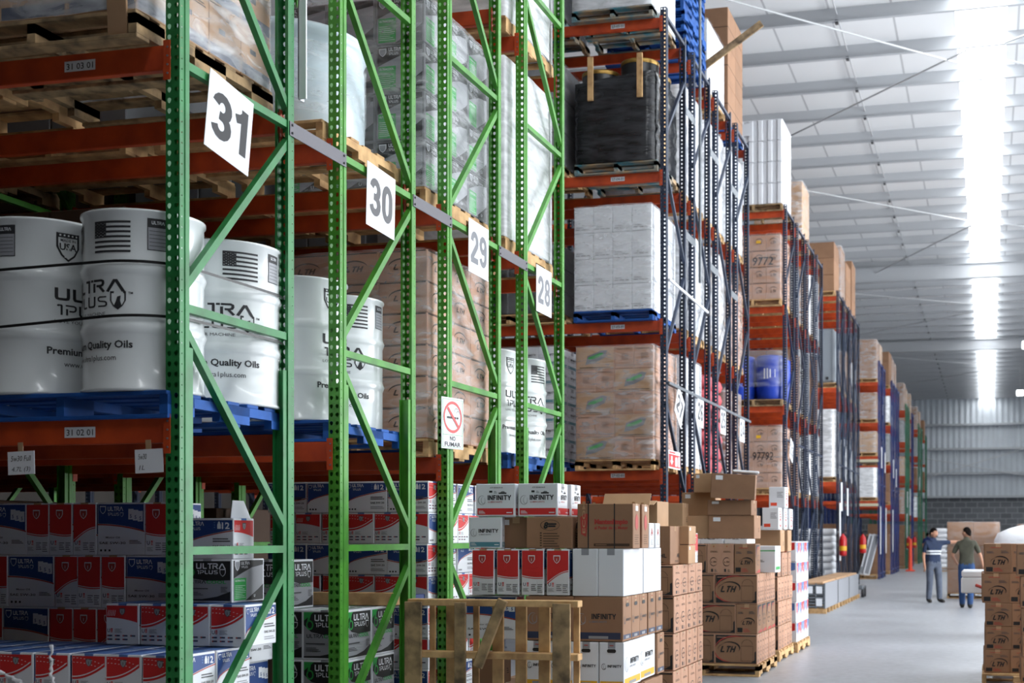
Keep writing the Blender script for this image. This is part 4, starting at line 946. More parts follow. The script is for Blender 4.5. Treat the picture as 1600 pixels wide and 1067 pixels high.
b = MB(); b.cbox(-.05, 0, 0, .05, .03, 1.35, 'woodold', .003); o = b.obj('timber_plank', None, (-4.25, 18.325, 8.05), (0, R(57), 0)); tag(o, 'loose timber plank jutting out over the top of rack twenty-five', 'plank')
b = MB(); b.cbox(-.015, 0, 0, .015, .08, 1.9, 'wood', .003); o = b.obj('timber_plank', None, (-3.885, 15.62, 6.08), (0, 0, 0)); tag(o, 'upright pale plank leaning beside the black drums of rack twenty-seven', 'plank')
# second navy block
load('wrapped load of LTH cartons', -3.87, 24.98, 2.33, 1.1, 1.2, 1.2, 4, 3, 4, lambda i, j, k: 'lthwrap', 'filmthin', 'wood', 'second level of rack twenty-three')
load('wrapped load of LTH cartons', -3.87, 24.98, 5.96, 1.1, 1.2, 1.25, 4, 3, 4, lambda i, j, k: 'lthwrap', 'filmthin', 'wood', 'fourth level of rack twenty-three')
for z, w_ in ((6.75, '9772'), (3.0, '97792')):
    b = MB(); F = Face(b, lambda a, v, q: (a, -q * .001, v), .4, .2); F.text(w_, 0, 0, .8, 'ink', 1, wid=1.0, bold=.01, shear=.1); o = b.obj('marker_number', None, (-4.42, 24.955, z)); tag(o, f'number {w_} hand drawn in marker on the ' + ('upper' if z > 5 else 'lower') + ' wrapped load of rack twenty-three', 'writing')
    b = MB(); b.box(0, -.003, 0, .09, 0, .055, 'yellow'); o = b.obj('sticker', None, (-4.35, 24.952, z + .42)); tag(o, 'small yellow sticker on the ' + ('upper' if z > 5 else 'lower') + ' wrapped load of rack twenty-three', 'sticker')
r = mk('foam_stack', None, None, (-4.42, 25.6, 7.935)); pallet(-4.42, 25.6, 7.80, 1.15, 1.2, 'woodold', 'wooden pallet under the white foam trays, top of rack twenty-three')
bpy.data.objects.remove(r)
for k in range(4):
    b = MB(); n = 12
    for i in range(n): b.cbox(-.56 + 1.12 * i / n, -.6 + (.0 if i % 2 else .025), .41 * 0, -.56 + 1.12 * (i + 1) / n, .6, .39, 'foamtray', .012)
    b.cbox(-.57, -.58, .385, .57, .61, .405, 'foamtray', .008)
    o = b.obj('foam_tray', None, (-4.42, 25.6, 7.935 + .408 * k)); tag(o, f'ribbed white foam tray block, {OR[k]} tier on top of rack twenty-three', 'foam block', 'foam trays')
b = MB(); b.box(0, -.002, 0, .22, 0, .24, 'paper'); o = b.obj('paper_label', None, (-4.65, 24.985, 9.26)); tag(o, 'square paper label on the topmost white foam block', 'label')
pallet(-4.42, 25.6, 4.04, 1.15, 1.2, 'woodold', 'wooden pallet under the blue drums, rack twenty-three')
BD = MB(); BD.lathe([(.26, 0), (.285, .03), (.29, .25), (.283, .28), (.29, .31), (.29, .62), (.283, .65), (.29, .68), (.285, .84), (.25, .86), (.25, .83)], 'drumblue', 32)
F = Face(BD, lambda a, v, k: ((.291 + k * .001) * math.sin(a / .291), -(.291 + k * .001) * math.cos(a / .291), v), 1, 1); F.rect(-.1, .4, -.01, .6, 'paper', 1); F.rect(.02, .42, .13, .58, 'paper', 1)
BD = BD.mesh('blue_drum')
for i, (x, y) in enumerate(((-4.12, 25.32), (-4.72, 25.32), (-4.12, 25.92), (-4.72, 25.92))):
    o = mk('plastic_drum', BD, None, (x, y, 4.174)); tag(o, f"blue plastic drum, {('front one by the aisle', 'front one deeper in', 'back one by the aisle', 'back one deeper in')[i]}, on rack twenty-three", 'drum', 'blue plastic drums')
b = MB(); shell(b, -.6, -.6, .3, .6, .6, 1.0, 'filmthin', 9, .01); o = b.obj('stretch_wrap', None, (-4.46, 25.62, 4.12)); tag(o, 'clear film sheet wrapped round the top of the blue drums', 'film')
gen = [('brown carton load', 'kraft', 'film'), ('pale brown wrapped load', 'kraftlight', 'film'), ('white wrapped load', 'white', 'filmheavy'), ('brown carton stack', 'kraft', None), ('grey wrapped load', 'smoke', 'film'), ('crumpled white load', 'paper', 'filmsilver')]
q = random.Random(11)
far = [(n_, y, lev) for n_, k_, y, lev, b_, num in racks if y > 26]
for n_, y, lev in far:
    skip = {}
    for li, z in enumerate(lev):
        if 'third block' in n_ and 'first' in n_ and li in (0, 1): continue
        if 26 < y < 32 and li == len(lev) - 1 and 'twenty-two' in n_: continue
        if 26 < y < 32 and li == len(lev) - 1 and n_.endswith('twenty'): continue
        g = gen[q.randrange(6)]; top = li == len(lev) - 1
        H = q.uniform(1.2, 1.7) if top else min(q.uniform(.9, 1.5), (lev[li + 1] - z) - .45)
        if top: g = gen[(3, 0, 1)[q.randrange(3)]]
        simple_load(g[0], -3.90, y - .06, z, 1.05, 1.15, H, g[1], g[2], 'wood' if y < 55 else None, f"{'top' if top else ON[li + 1]} level of {n_}", 3)
# ground level goods of the farther racks
for y, n_ in ((25.0, 'rack twenty-three'), (34.2, 'the third block')):
    sacks('plump white sack', -3.92, y + .2, .0, 1.0, .95, 1.6, 9, 'sack', 'floor of ' + n_)
for n_, y, lev in far:
    if y > 35 and not (34 < y < 35) and not (47 < y < 48): simple_load('brown carton stack', -3.9, y, 0, 1.0, 1.0, q.uniform(1.1, 2.0), 'kraft', None, 'wood', 'ground level of ' + n_, 3)
r = mk('machine_cabinet', None, None, (-4.4, 34.75, 5.54)); tag(r, 'pale grey metal machine cabinet with round dial in the third block of racks', 'machine'); pallet(-4.4, 34.75, 5.4, 1.1, 1.1, 'wood', 'wooden pallet under the grey machine cabinet')
b = MB(); b.cbox(-.5, -.45, 0, .5, .45, 1.42, 'machine', .06); b.obj('cabinet', r)
b = MB(); b.lathe([(.17, 0), (.17, .03), (.15, .04)], 'paper', 24); d_ = b.obj('dial', r, (-.1, -.46, .85), (R(90), 0, 0))
b = MB(); b.lathe([(.04, 0), (.04, .02)], 'ink', 12); b.obj('port', r, (.3, -.455, .12), (R(90), 0, 0))
simple_load('tall shiny wrapped stack of grey parts', -3.9, 34.2, 2.95, .9, 1.1, 1.75, 'galv', 'filmsilver', 'wood', 'second level of the third block', 7)
b = MB(); b.cbox(-.5, 0, 0, .5, .02, 1.5, 'kraftdark', .004); o = b.obj('board', None, (-4.9, 47.75, .15), (R(-4), R(12), 0)); tag(o, 'brown board leaning on the floor of the first blue rack', 'board')
for i in range(2):
    b = MB()
    for z0 in (0, 1.45): b.box(-.12, 0, z0, .12, .03, z0 + .06, 'paper')
    for x0 in (-.12, .07): b.box(x0, 0, 0, x0 + .05, .03, 1.5, 'paper')
    b.box(-.1, .01, .04, .1, .02, 1.46, 'palegrey'); o = b.obj('window_frame_panel', None, (-4.42 + .14 * i, 47.5 - .05 * i, .14), (R(-3), R(14), 0)); o.name = 'framed_panel'; tag(o, f"{('thin', 'broader')[i]} white framed panel leaning on the floor pallet of the first blue rack", 'panel')
pallet(-4.47, 47.9, 0, 1.1, 1.0, 'wood', 'wooden pallet on the floor under the leaning panels')
for i, z in enumerate((2.62, 4.2)):
    b = MB(); b.box(-5.2, 47.35, z, -3.84, 48.4, z + .09, 'cream'); o = b.obj('shelf_panel'); tag(o, f"cream shelf panel, {('lower', 'upper')[i]} one, in the first blue rack", 'shelf')

# ---------------------------------------------------------------- cartons under the green racks
P31 = 'floor of rack thirty-one'
desc = {'oil5': 'tall red, white and blue oil carton', 'oil12': 'white carton with red end for twelve bottles', 'cool': 'black and grey ULTRACOOL carton'}
pallet(-4.45, 6.0, 0, 1.25, 1.0, 'wood', 'wooden pallet under the oil cartons, rack thirty-one'); pallet(-5.6, 6.0, 0, 1.0, 1.0, 'wood', 'second wooden pallet under the oil cartons, rack thirty-one')
for k in range(5):                                # the tall dark pile at the back
    z = .135 + .302 * k + (.08 if 1 else 0)
    pat = [0, 0, 1, 0, 0, 0, 1, 0, 0, 0, 1, 0]; off = (k * 4) % 5
    x = (-4.0, -4.06, -4.03, -4.47, -4.50)[k]; i = 0
    while x > -6.1:
        t = pat[(i + off) % 12]; w_ = .155 if t == 0 else .31; d_ = .31 if t == 0 else .155
        rot = (0 if (i + k) % 3 else 2) if t == 0 else (3 if i % 2 else 1)
        rot = rot if t == 0 else 3
        carton('oil5', x - w_ / 2, 6.53 + d_ / 2, z, rot, f"oil carton, {'navy side' if t else 'red end'} forward, {OR[min(i, 11)]} from the aisle, {ON[k]} tier, rack thirty-one back pile", 'tall oil cartons in the back pile', .003)
        x -= w_ + .003; i += 1
b = MB(); b.box(-6.1, 6.86, 0, -3.95, 6.88, 1.1, 'kraftdark'); o = b.obj('cardboard_divider'); tag(o, 'plain brown cardboard sheet behind the back pile of oil cartons', 'cardboard')
for k in range(4):                                # low front platform with blue tops
    z = .0 + .1335 + .2 * 0 + k * .1995
    for j_ in range(2):
        for i in range(9):
            if k < 3 and j_ == 1: continue
            if k < 2: continue
            x = -3.87 - .105 - i * .209
            carton('oil12', x, 5.70 + .16 + j_ * .32, .94 - .222 * (4 - k), 0 if not (i == 1 and j_ == 0) else 0, f"blue-lidded carton, {OR[i]} from the aisle, {('front', 'rear')[j_]} row, {('', '', 'lower', 'upper')[k]} tier, front platform", 'low front cartons of rack thirty-one')
for k in range(2):
    for i in range(4): carton('hidden', -4.1 - i * .5, 6.0, .135 - .0 + k * 0, 0, f'plain brown carton buried under the front platform, {OR[i]} from the aisle', 'buried cartons') if k == 0 else None
for i in range(4):
    carton('oil12', -3.80 - i * .212 - .11, 6.345, .945, 2 if i == 3 else 0, f'carton with red end, {OR[i]} from the aisle, upper row on the front platform', 'upper row on the front platform')
carton('coolflat', -4.13, 6.50, 1.17, 0, 'black ULTRACOOL carton with green label below the open carton, rack thirty-one', 'single carton')
o = carton('oil12', -4.14, 6.46, 1.407, 3, 'open carton with navy side and raised white flap, rack thirty-one', 'single open carton')
o = carton('oil12', -4.03, 6.24, 1.393, 0, 'open carton of twelve with raised white flap on the black carton', 'x'); bpy.data.objects.remove(o)
for o in [o for o in bpy.data.objects if o.get('group') == 'single open carton']:
    o.rotation_euler.z = -math.pi / 2 * 3 * 0 + math.pi; o.data = o.data.copy()
    o.data.name = 'open_carton'; o.name = 'open_carton'; o.rotation_euler.z = -math.pi / 2
    b = MB(); b.add([(-.10, .157, .22), (.10, .157, .22), (.055, .14, .32), (-.055, .14, .32)], [(0, 1, 2, 3)], 'white'); b.add([(-.10, .160, .22), (.10, .160, .22), (.055, .143, .32), (-.055, .143, .32)], [(3, 2, 1, 0)], 'white'); b.obj('flap', o, (0, -.02, 0))
# rack 30
pallet(-4.45, 7.72, 0, 1.2, 1.0, 'wood', 'wooden pallet under the black ULTRACOOL cartons, rack thirty')
for k in range(3):
    for i in range(4):
        for j_ in range(2):
            if i > 0 and j_: continue
            carton('cool', -4.02 - i * .304, 7.60 + j_ * .335, .135 + .312 * k, 0, f"black ULTRACOOL carton, {OR[i]} from the aisle, {('front', 'rear')[j_]} row, {ON[k]} tier of rack thirty", 'ULTRACOOL cartons of rack thirty')
carton('cool', -4.42, 7.58, 1.072, 0, 'single black ULTRACOOL carton standing on top of the pile in rack thirty', 'single ULTRACOOL carton')
b = MB(); b.cbox(-.40, -.045, 0, .40, .045, .085, 'wood', .004); o = b.obj('timber_block', None, (-4.2, 7.98, 1.073), (0, 0, R(4))); tag(o, 'thick bare timber lying on the black cartons of rack thirty', 'timber')
# rack 29
pallet(-4.45, 9.2, 0, 1.2, 1.2, 'wood', 'wooden pallet under the red and navy oil cartons, rack twenty-nine')
for k in range(8):
    z = .135 + .224 * k; long_ = k % 2 == 1
    if long_:
        for i in range(4): carton('oil12', -4.03 - i * .318, 8.66 + .10, z, 3 if i % 3 else 1, f'oil carton turned navy side forward, {OR[i]} from the aisle, {ON[k]} tier of rack twenty-nine', 'oil cartons of rack twenty-nine')
        for j_ in range(2): carton('oil12', -3.88 - .105, 8.88 + .32 * j_ + .16, z, 0, f'oil carton in the aisle flank, {OR[j_ + 1]} from the front, {ON[k]} tier of rack twenty-nine', 'oil cartons of rack twenty-nine')
        carton('oil12', -4.03, 9.64, z, 1, f'oil carton at the back corner of the aisle flank, {ON[k]} tier of rack twenty-nine', 'oil cartons of rack twenty-nine')
    else:
        for i in range(6): carton('oil12', -3.975 - i * .21, 8.66 + .158, z, 0 if i % 4 else 2, f'oil carton with red end forward, {OR[i]} from the aisle, {ON[k]} tier of rack twenty-nine', 'oil cartons of rack twenty-nine')
        for j_ in range(3): carton('oil12', -3.87 - .158, 8.985 + .21 * j_ + .105, z, 1, f'oil carton, red end to the aisle, {OR[j_ + 1]} from the front, {ON[k]} tier, rack twenty-nine', 'oil cartons of rack twenty-nine')
r = mk('blue_trestle', None, None, (-3.93, 8.40, 0)); tag(r, 'dark blue steel trestle standing between racks thirty and twenty-nine', 'trestle')
b = MB(); b.box(-.03, -.03, 0, .03, .03, 1.17, 'deepblue'); b.obj('post', r)
b = MB(); b.box(-.03, 0, 1.04, .03, .5, 1.12, 'deepblue'); b.obj('rail', r)
for y in (.28, .42): b = MB(); b.box(.03, y, .98, .045, y + .07, 1.16, 'woodblue'); b.obj('clip', r)

# ---------------------------------------------------------------- mixed pallet in the aisle end before rack 29
XA, YA = -2.28, 8.12
pallet(XA - .56, YA + .58, 0, 1.14, 1.16, 'wood', 'wooden pallet under the mixed cartons beside rack twenty-nine')
def C(key, xr, yf, z, rot, label, group='mixed cartons beside rack twenty-nine', **k):
    me, W, D, H = DS[key]; w_, d_ = (W, D) if rot % 2 == 0 else (D, W)
    return carton(key, xr - w_ / 2, yf + d_ / 2, z, rot, label, group, .002, **k)
for i in range(2):
    for j_ in range(2): C('hidden', XA - i * .52, YA + .02 + j_ * .53, .135, 0, f"plain brown carton in the bottom tier, {('aisle', 'rack')[i]} side, {('front', 'back')[j_]}, mixed pallet")
for i in range(4): C('infyel', XA - i * .168, YA, .552, 0, f'white INFINITY carton with yellow band, {OR[i]} from the aisle, front row, mixed pallet')
C('infyel', XA - .015, YA + .45, .552, 0, 'narrow white INFINITY carton with yellow band and handle hole, back row'); C('infbrown', XA, YA + .9, .552, 0, 'brown INFINITY carton with navy band at the back corner, lower tier')
C('plain', XA - .86, YA + .05, .552, 0, 'plain brown carton low behind the upright pallet, rack side'); 
for j_ in range(5):
    for i in range(2): 
        if i and j_: continue
        C('infbrown', XA - i * .335, YA + j_ * .203 + (.03 if j_ > 2 else 0), .852, 0, f"brown INFINITY carton with handle hole, {OR[j_]} from the front, {('aisle side', 'middle')[i]}, mixed pallet")
o = C('oil5', XA - .76, YA + .03, .852, 3, 'wide blue and white oil carton beside the brown INFINITY cartons'); o.scale = (1, 1.15, .95)
for i in range(2):
    for j_ in range(2): C('plainwhite', XA - i * .175, YA + j_ * .52, 1.144, 0, f"plain white carton, {('aisle side', 'inner')[i]}, {('front', 'back')[j_]}, mixed pallet")
for i in range(4): C('oil5', XA - .365 - i * .172, YA, 1.146, (2, 0, 0, 0)[i], f"red and white oil carton with shield, {OR[i]} from the white cartons, mixed pallet")
C('infteal', XA - .84, YA + .02, 1.452, 0, 'white INFINITY carton with teal band'); DSp = C('plain', XA - .66, YA + .08, 1.452, 0, 'plain brown carton between the teal band carton and the lettered brown carton')
C('kiteight', XA - .35, YA + .02, 1.452, 0, 'brown carton with large oval number emblem, mixed pallet')
C('ecom', XA - .0 + .06, YA + .02, 1.452, 0, 'brown strapped carton with red lettering, front one, mixed pallet'); C('ecom', XA + .06, YA + .24, 1.452, 0, 'brown strapped carton with red lettering, back one, mixed pallet')
C('infred', XA - .45, YA + .02, 1.662, 0, 'white INFINITY carton with red band, closer to the aisle'); C('infred', XA - .745, YA + .02, 1.662, 0, 'white INFINITY carton with red band, closer to the rack')
C('infred', XA - .43, YA + .25, 1.662, 0, 'white INFINITY carton with red band, behind the front two')
C('smallwhite', XA + .02, YA + .60, 1.452, 0, 'little white carton with red letter, first behind the strapped cartons'); C('smallwhite', XA + .02, YA + .76, 1.452, 0, 'little white carton with red letter, second behind the strapped cartons')
def open_box(x, y, z, W, D, H, m, label, rot=0, flaps=(1, 1, 0, 1), tapey=False):
    r = mk('open_carton', None, None, (x, y, z), (0, 0, rot)); t = .005
    b = MB(); b.box(-W / 2, -D / 2, 0, W / 2, D / 2, t, m); b.box(-W / 2, -D / 2, t, W / 2, -D / 2 + t, H, m); b.box(-W / 2, D / 2 - t, t, W / 2, D / 2, H, m); b.box(-W / 2, -D / 2 + t, t, -W / 2 + t, D / 2 - t, H, m); b.box(W / 2 - t, -D / 2 + t, t, W / 2, D / 2 - t, H, m); b.obj('body', r)
    if flaps[0]: b = MB(); b.box(-W / 2, -D * .34, 0, W / 2, 0, t, m); b.obj('flap', r, (0, -D / 2, H), (R(20), 0, 0))
    if flaps[1]: b = MB(); b.box(-W / 2, 0, 0, W / 2, D * .4, t, m); b.obj('flap', r, (0, D / 2, H), (R(55), 0, 0))
    if flaps[3]: b = MB(); b.box(-W / 2 + .01, -D / 2, 0, W / 2 - .01, D / 2, t, m); b.obj('flap', r, (0, 0, H - .01))
    if tapey:
        b = MB(); b.box(-.01, -D / 2 - .001, .03, .01, -D / 2, H - .01, 'yellow'); b.obj('tape', r)
        b = MB(); b.box(-.012, -D / 2 - .001, H * .6, .012, -D / 2 - .0005, H, 'ink'); b.obj('gap', r)
    return tag(r, label, 'box', 'open cartons')
open_box(XA - .20, YA + .62, 1.452, .34, .30, .28, 'kraftlight', 'open pale brown carton with raised flap behind the strapped cartons')
# the pallet stood on edge in front
r = mk('pallet', None, None, (-3.02, 7.78, 0), (0, 0, R(0))); tag(r, 'wooden pallet standing upright on its edge before the mixed cartons', 'pallet', 'upright pallet')
WZ = 1.135
for i, (x0, wd, mm) in enumerate(((-.59, .115, 'woodold'), (-.25, .075, 'woodold'), (.40, .115, 'woodold'))):
    b = MB(); b.cbox(x0, -.075, 0, x0 + wd, -.055, WZ - .02, mm, .003); b.obj('face_board', r)
for i, x0 in enumerate((-.47, -.355, -.17, -.04, .115, .27, .5)):
    b = MB(); b.cbox(x0 - .0, .04, .01, x0 + (.075 if i not in (0, 2, 6) else .04), .058, WZ - .03, 'wood', .003); b.obj('slat', r)
for i, z0 in enumerate((.02, .76, 1.09)):
    b = MB(); b.cbox(-.58, -.052, z0, .56, .04, z0 + .042, 'wood', .004); b.obj('stringer', r)
b = MB(); b.cbox(-.035, -.095, 0, .035, -.077, .46, 'woodold', .006); o = b.obj('face_board', r, (-.09, 0, .71), (0, R(22), 0)); o.name = 'loose_board'

# ---------------------------------------------------------------- LTH pallets along the aisle
X2 = -2.46
G2 = 'cartons of the second aisle pallet'
pallet(X2 - .55, 10.85, 0, 1.1, 1.2, 'wood', 'wooden pallet under the second pile along the aisle')
z = .135
for k, (n_, h) in enumerate(((4, .31), (5, .30), (5, .30), (4, .25))):
    for j_ in range(n_):
        o = carton('lth', X2 - .235, 10.27 + j_ * 1.1 / n_ + .11, z, 0, f'brown LTH battery carton, {OR[j_]} from the front, {ON[k]} tier, second aisle pile', G2, .003); o.scale = (1, 1.1 / n_ / .155 * .98, h / .33)
    z += h + .002
o = carton('sahl', X2 - .22, 10.46, z, 0, 'brown AHL carton on the second aisle pile', G2)
for j_ in range(2): o = carton('kraftsmall', X2 - .08, 10.75, z + j_ * .16, 1, f"small brown carton behind the AHL carton, {('lower', 'upper')[j_]}", G2); o.scale.z = .7
open_box(X2 - .25, 10.44, z + .312, .235, .30, .20, 'kraftlight', 'open brown carton with yellow tape, topmost of the second aisle pile', R(-4), (1, 0, 0, 1), True)
for j_ in range(2): o = carton('oil5', X2 - .16, 10.95 + .165 * j_, z + .0, 1, f"red and white oil carton at the back of the second aisle pile, {('first', 'second')[j_]}", G2); o.scale.z = .85
carton('kraftmid', X2 - .35, 11.15, z, 0, 'plain brown carton at the back of the second aisle pile', G2)
X3 = -2.45
G3 = 'cartons of the LTH aisle pallet'; Y3 = 14.12
pallet(X3 - .6, Y3 + .60, 0, 1.25, 1.25, 'wood', 'wooden pallet under the large LTH pile along the aisle')
for k in range(4):
    z = .135 + .329 * k; x = X3; items = (['lth', 'lth', 'lth'], ['lthsmall', 'lth', 'lth'], ['lth', 'lth', 'lth'], ['lthsmall', 'n', 'n', 'lth', 'lth'])[k]
    if k == 3: x -= .02
    for i, it in enumerate(items):
        if it == 'n': me, W, D, H = DS['lth']; carton('lth', x - D / 2, Y3 + W / 2, z, 1, f'narrow end of brown LTH carton, {OR[i]} from the aisle, {ON[k]} tier, large LTH pile', G3, .003); x -= D + .004; continue
        me, W, D, H = DS[it]; lab = 'small squarish' if it == 'lthsmall' else 'wide'
        carton(it, x - W / 2, Y3 + D / 2, z, 0, f'{lab} brown LTH carton, {OR[i]} from the aisle, {ON[k]} tier, large LTH pile front', G3, .003); x -= W + .004
    if k < 3:
        y = Y3 + (.155 if items[0] == 'lth' else .305); j_ = 1
        while y < Y3 + 1.1:
            if k == 1: me, W, D, H = DS['lthsmall']; carton('lthsmall', X3 - W / 2, y + D / 2, z, 0, f'small LTH carton in the aisle flank, {OR[j_]} from the front, {ON[k]} tier', G3); y += D + .004
            else: me, W, D, H = DS['lth']; carton('lth', X3 - W / 2, y + D / 2, z, 0, f'LTH carton in the aisle flank, {OR[j_]} from the front, {ON[k]} tier', G3); y += D + .004
            j_ += 1
o = carton('greenwhite', X3 - .1, Y3 + .72, 1.122, 0, 'white carton with green band beside the small LTH carton', G3)
for i in range(4):
    o = carton('plainwhite', X3 - .25 - i * .27, Y3 + .3, 1.452, 0, f'flat white tray carton, {OR[i]} from the aisle, on the large LTH pile', G3); o.scale = (1.5, 1, .16)
zt = 1.505
o = carton('kraftbig', X3 - .35, Y3 + .55, zt, 0, 'large plain brown carton low on the LTH pile', G3); o.scale = (1, 1, .62)
o = carton('kraftflat', X3 - .37, Y3 + .5, zt + .263, 0, 'flat brown carton in the middle of the pile on the LTH cartons', G3); o.scale.z = .85
o = carton('kraftbig', X3 - .35, Y3 + .45, zt + .45, 0, 'taped brown carton tilted on the very top of the LTH pile', G3); o.scale = (.95, .9, .66); o.rotation_euler = (R(2), R(3), R(8))
b = MB(); b.cbox(-.15, -.12, 0, .15, .12, .03, 'white', .01); o = b.obj('folded_film', None, (X3 - .22, Y3 + .5, zt + .735), (0, R(4), R(12))); tag(o, 'crumpled white film lying on the topmost tilted carton', 'film')
carton('kraftmid', X3 - .82, Y3 + .9, zt + .265, 0, 'brown carton standing behind, rack side, on the LTH pile', G3)
o = carton('kraftmid', X3 - .80, Y3 + .55, zt + .0, 0, 'brown carton with paper note, rack side, on the LTH pile', G3); o.scale.z = .95
o = carton('kraftmid', X3 - 1.03, Y3 + .30, zt + .1, 0, 'brown carton close to the second aisle pile', G3); o.scale = (.8, .9, 1.1)
carton('kraftsmall', X3 - .72, Y3 + .75, zt + .53, 0, 'small brown carton behind the topmost tilted carton', G3)
for i, (y, x) in enumerate(((15.85, -2.50), (17.15, -2.46))):
    pallet(x - .55, y + .6, 0, 1.15, 1.2, 'wood', ('wooden pallet under the third aisle pile', 'wooden pallet under the red and blue cartons by the aisle')[i])
for k in range(4):
    for j_ in range(5 if k != 3 else 4):
        o = carton('lth', -2.50 - .235, 15.90 + j_ * (.235 if k != 3 else .28) + .12, .135 + .30 * k, 0, f'brown LTH carton, {OR[j_]} from the front, {ON[k]} tier, third aisle pile', 'cartons of the third aisle pile'); o.scale = (1, 1.5, .9)
for i in range(2): o = carton('kraftmid', -2.68, 16.1 + i * .6, 1.34, 0, f"brown carton, {('front', 'back')[i]}, crowning the third aisle pile", 'cartons of the third aisle pile')
for i in range(2): carton('medwhite', -2.58 , 15.95 + i * .42, 1.62, 0, f"white carton with orange label, {('front', 'back')[i]}, on the third aisle pile", 'cartons of the third aisle pile')
for i in range(2): carton('medwhite', -2.56 , 16.3 + i * .42, 1.62 if i else 1.885, 0, f"white carton, {('upper', 'lower')[i]}, at the back of the third aisle pile", 'cartons of the third aisle pile')
for k in range(5):
    for j_ in range(4):
        for i in range(2):
            if i and j_: continue
            carton(('rwba', 'rwbb')[(k + j_) % 2], -2.46 - .21 - i * .43, 17.2 + j_ * .29 + .14, .135 + .266 * k, 0, f"white carton with red and blue print, {('aisle side', 'rack side')[i]}, {OR[j_]} from the front, {ON[k]} tier", 'red and blue printed cartons by the aisle')
# metal crates
for i in range(3):
    r = mk('metal_crate', None, None, (-3.44, 25.95 + i * 2.3, .1)); tag(r, f"long grey metal-sided crate by the second navy block, {('first', 'middle', 'last')[i]} along the aisle", 'crate', 'metal crates in a line')
    b = MB()
    for j_ in range(5):
        bb = MB(); bb.box(-.32, -.0 + j_ * .55, -.1, .32, .08 + j_ * .55, 0, 'wood'); bb.obj('runner', r)
    b = MB()
    for k in range(8): b.box(-.3, 0, .02 + k * .06, .3, .03, .055 + k * .06, 'galv')
    b.box(.27, 0, 0, .30, 2.26, .5, 'palegrey'); b.box(-.30, 0, 0, -.27, 2.26, .5, 'palegrey'); b.box(-.3, 2.2, 0, .3, 2.26, .5, 'palegrey'); b.obj('side_panels', r).name = 'side_wall'
    b = MB(); 
    for x0 in (-.3, -.1, .1, .27): b.box(x0, -.01, 0, x0 + .03, 0, .5, 'galv')
    b.obj('end_grille', r)
    b = MB(); b.box(-.05, -.014, .3, .05, -.011, .44, 'paper'); b.box(.12, -.014, .05, .24, -.011, .2, 'paper'); b.box(.12, -.014, .3, .24, -.011, .44, 'paper'); b.obj('paper_label', r)
    b = MB(); b.cbox(-.26, .05, .46, .26, 2.2, .53, 'kraftlight', .02); b.obj('cardboard_cover', r)
b = MB(); b.box(-4.75, 26.3, .62, -3.92, 32.3, .70, 'galv'); o = b.obj('steel_sheet'); tag(o, 'long flat bright steel sheet lying behind the metal crates', 'sheet')
for i in range(4): b = MB(); b.box(-4.7, 26.4 + i * 1.85, 0, -4.1, 26.6 + i * 1.85, .62, 'wood'); o = b.obj('timber_trestle'); tag(o, f'timber support under the steel sheet, {OR[i]} from the front', 'support', 'supports under the steel sheet')
r = mk('hand_cart', None, None, (-3.35, 33.4, 0)); tag(r, 'small dark wheeled cart behind the metal crates', 'cart')
b = MB(); b.cbox(-.3, -.4, .2, .3, .4, .3, 'galv', .02); b.bar((0, .3, .3), (.2, .5, .75), .04, .04, 'galv'); b.obj('frame', r)
for i in range(2): b = MB(); b.lathe([(.05, -.03), (.14, -.03), (.14, .03), (.05, .03)], 'ink', 16); b.obj('wheel', r, (.28, -.25 + .5 * i, .14), (0, R(90), 0))
def extinguisher(x, y, z, label):
    r = mk('fire_extinguisher', None, None, (x, y, z)); tag(r, label, 'extinguisher', 'fire extinguishers on the racks')
    b = MB(); b.lathe([(.05, 0), (.095, .02), (.1, .05), (.1, .42), (.08, .5), (.035, .54), (.03, .58)], 'extred', 20); b.obj('cylinder', r)
    b = MB(); b.lathe([(.101, .14), (.101, .26)], 'yellow', 20, cap=False); b.obj('label_band', r)
    b = MB(); b.tube((0, 0, .57), (0, 0, .64), .025, 'ink', 8); b.bar((0, -.02, .63), (.12, -.02, .67), .02, .02, 'ink'); b.obj('valve', r)
    b = MB(); b.tube((.03, 0, .6), (.13, 0, .48), .012, 'ink', 6); b.tube((.13, 0, .48), (.12, 0, .15), .012, 'ink', 6); b.obj('hose', r)
extinguisher(-3.68, 34.2, 1.02, 'red fire extinguisher with yellow band on the third navy block'); extinguisher(-3.68, 39.75, 1.02, 'red fire extinguisher at the rear of the third navy block')
extinguisher(-3.68, 63.0, .95, 'red fire extinguisher beside the orange post'); extinguisher(-3.68, 68.0, .95, 'distant red fire extinguisher on the teal racks')
r = mk('marker_post', None, None, (-3.35, 58.6, 0)); tag(r, 'orange marker post standing by the blue racks', 'post'); b = MB(); b.lathe([(.09, .06), (.07, 1.35), (.05, 1.42)], 'conered', 14); b.obj('post', r); b = MB(); b.cbox(-.2, -.2, 0, .2, .2, .06, 'conered', .02); b.obj('base', r)
# white guard sheets on lower uprights
for i, y in enumerate((34.15, 47.35, 49.9, 53.55, 63.0)):
    b = MB(); b.box(-3.77, y, .9, -3.755, y + .25, 2.6 if i else 2.4, 'paper'); o = b.obj('guard_sheet'); tag(o, f"white strip fixed low on the {('third navy', 'first blue', 'second blue', 'fifth block', 'teal')[i]} rack frame", 'strip', 'white strips on the frames')
for i, (y, z) in enumerate(((34.5, 2.2), (36, 2.1), (47.8, 4.0), (49.4, 3.9), (53.9, 3.9), (55.5, 3.6), (63.3, 2.9), (74.6, 4.1))):
    b = MB(); b.box(-3.765, y, z, -3.76, y + .35, z + .75, 'paper'); o = b.obj('rack_notice'); tag(o, f"white paper notice hung on a far rack end, {OR[i]} along the aisle", 'notice', 'paper notices on the far racks')

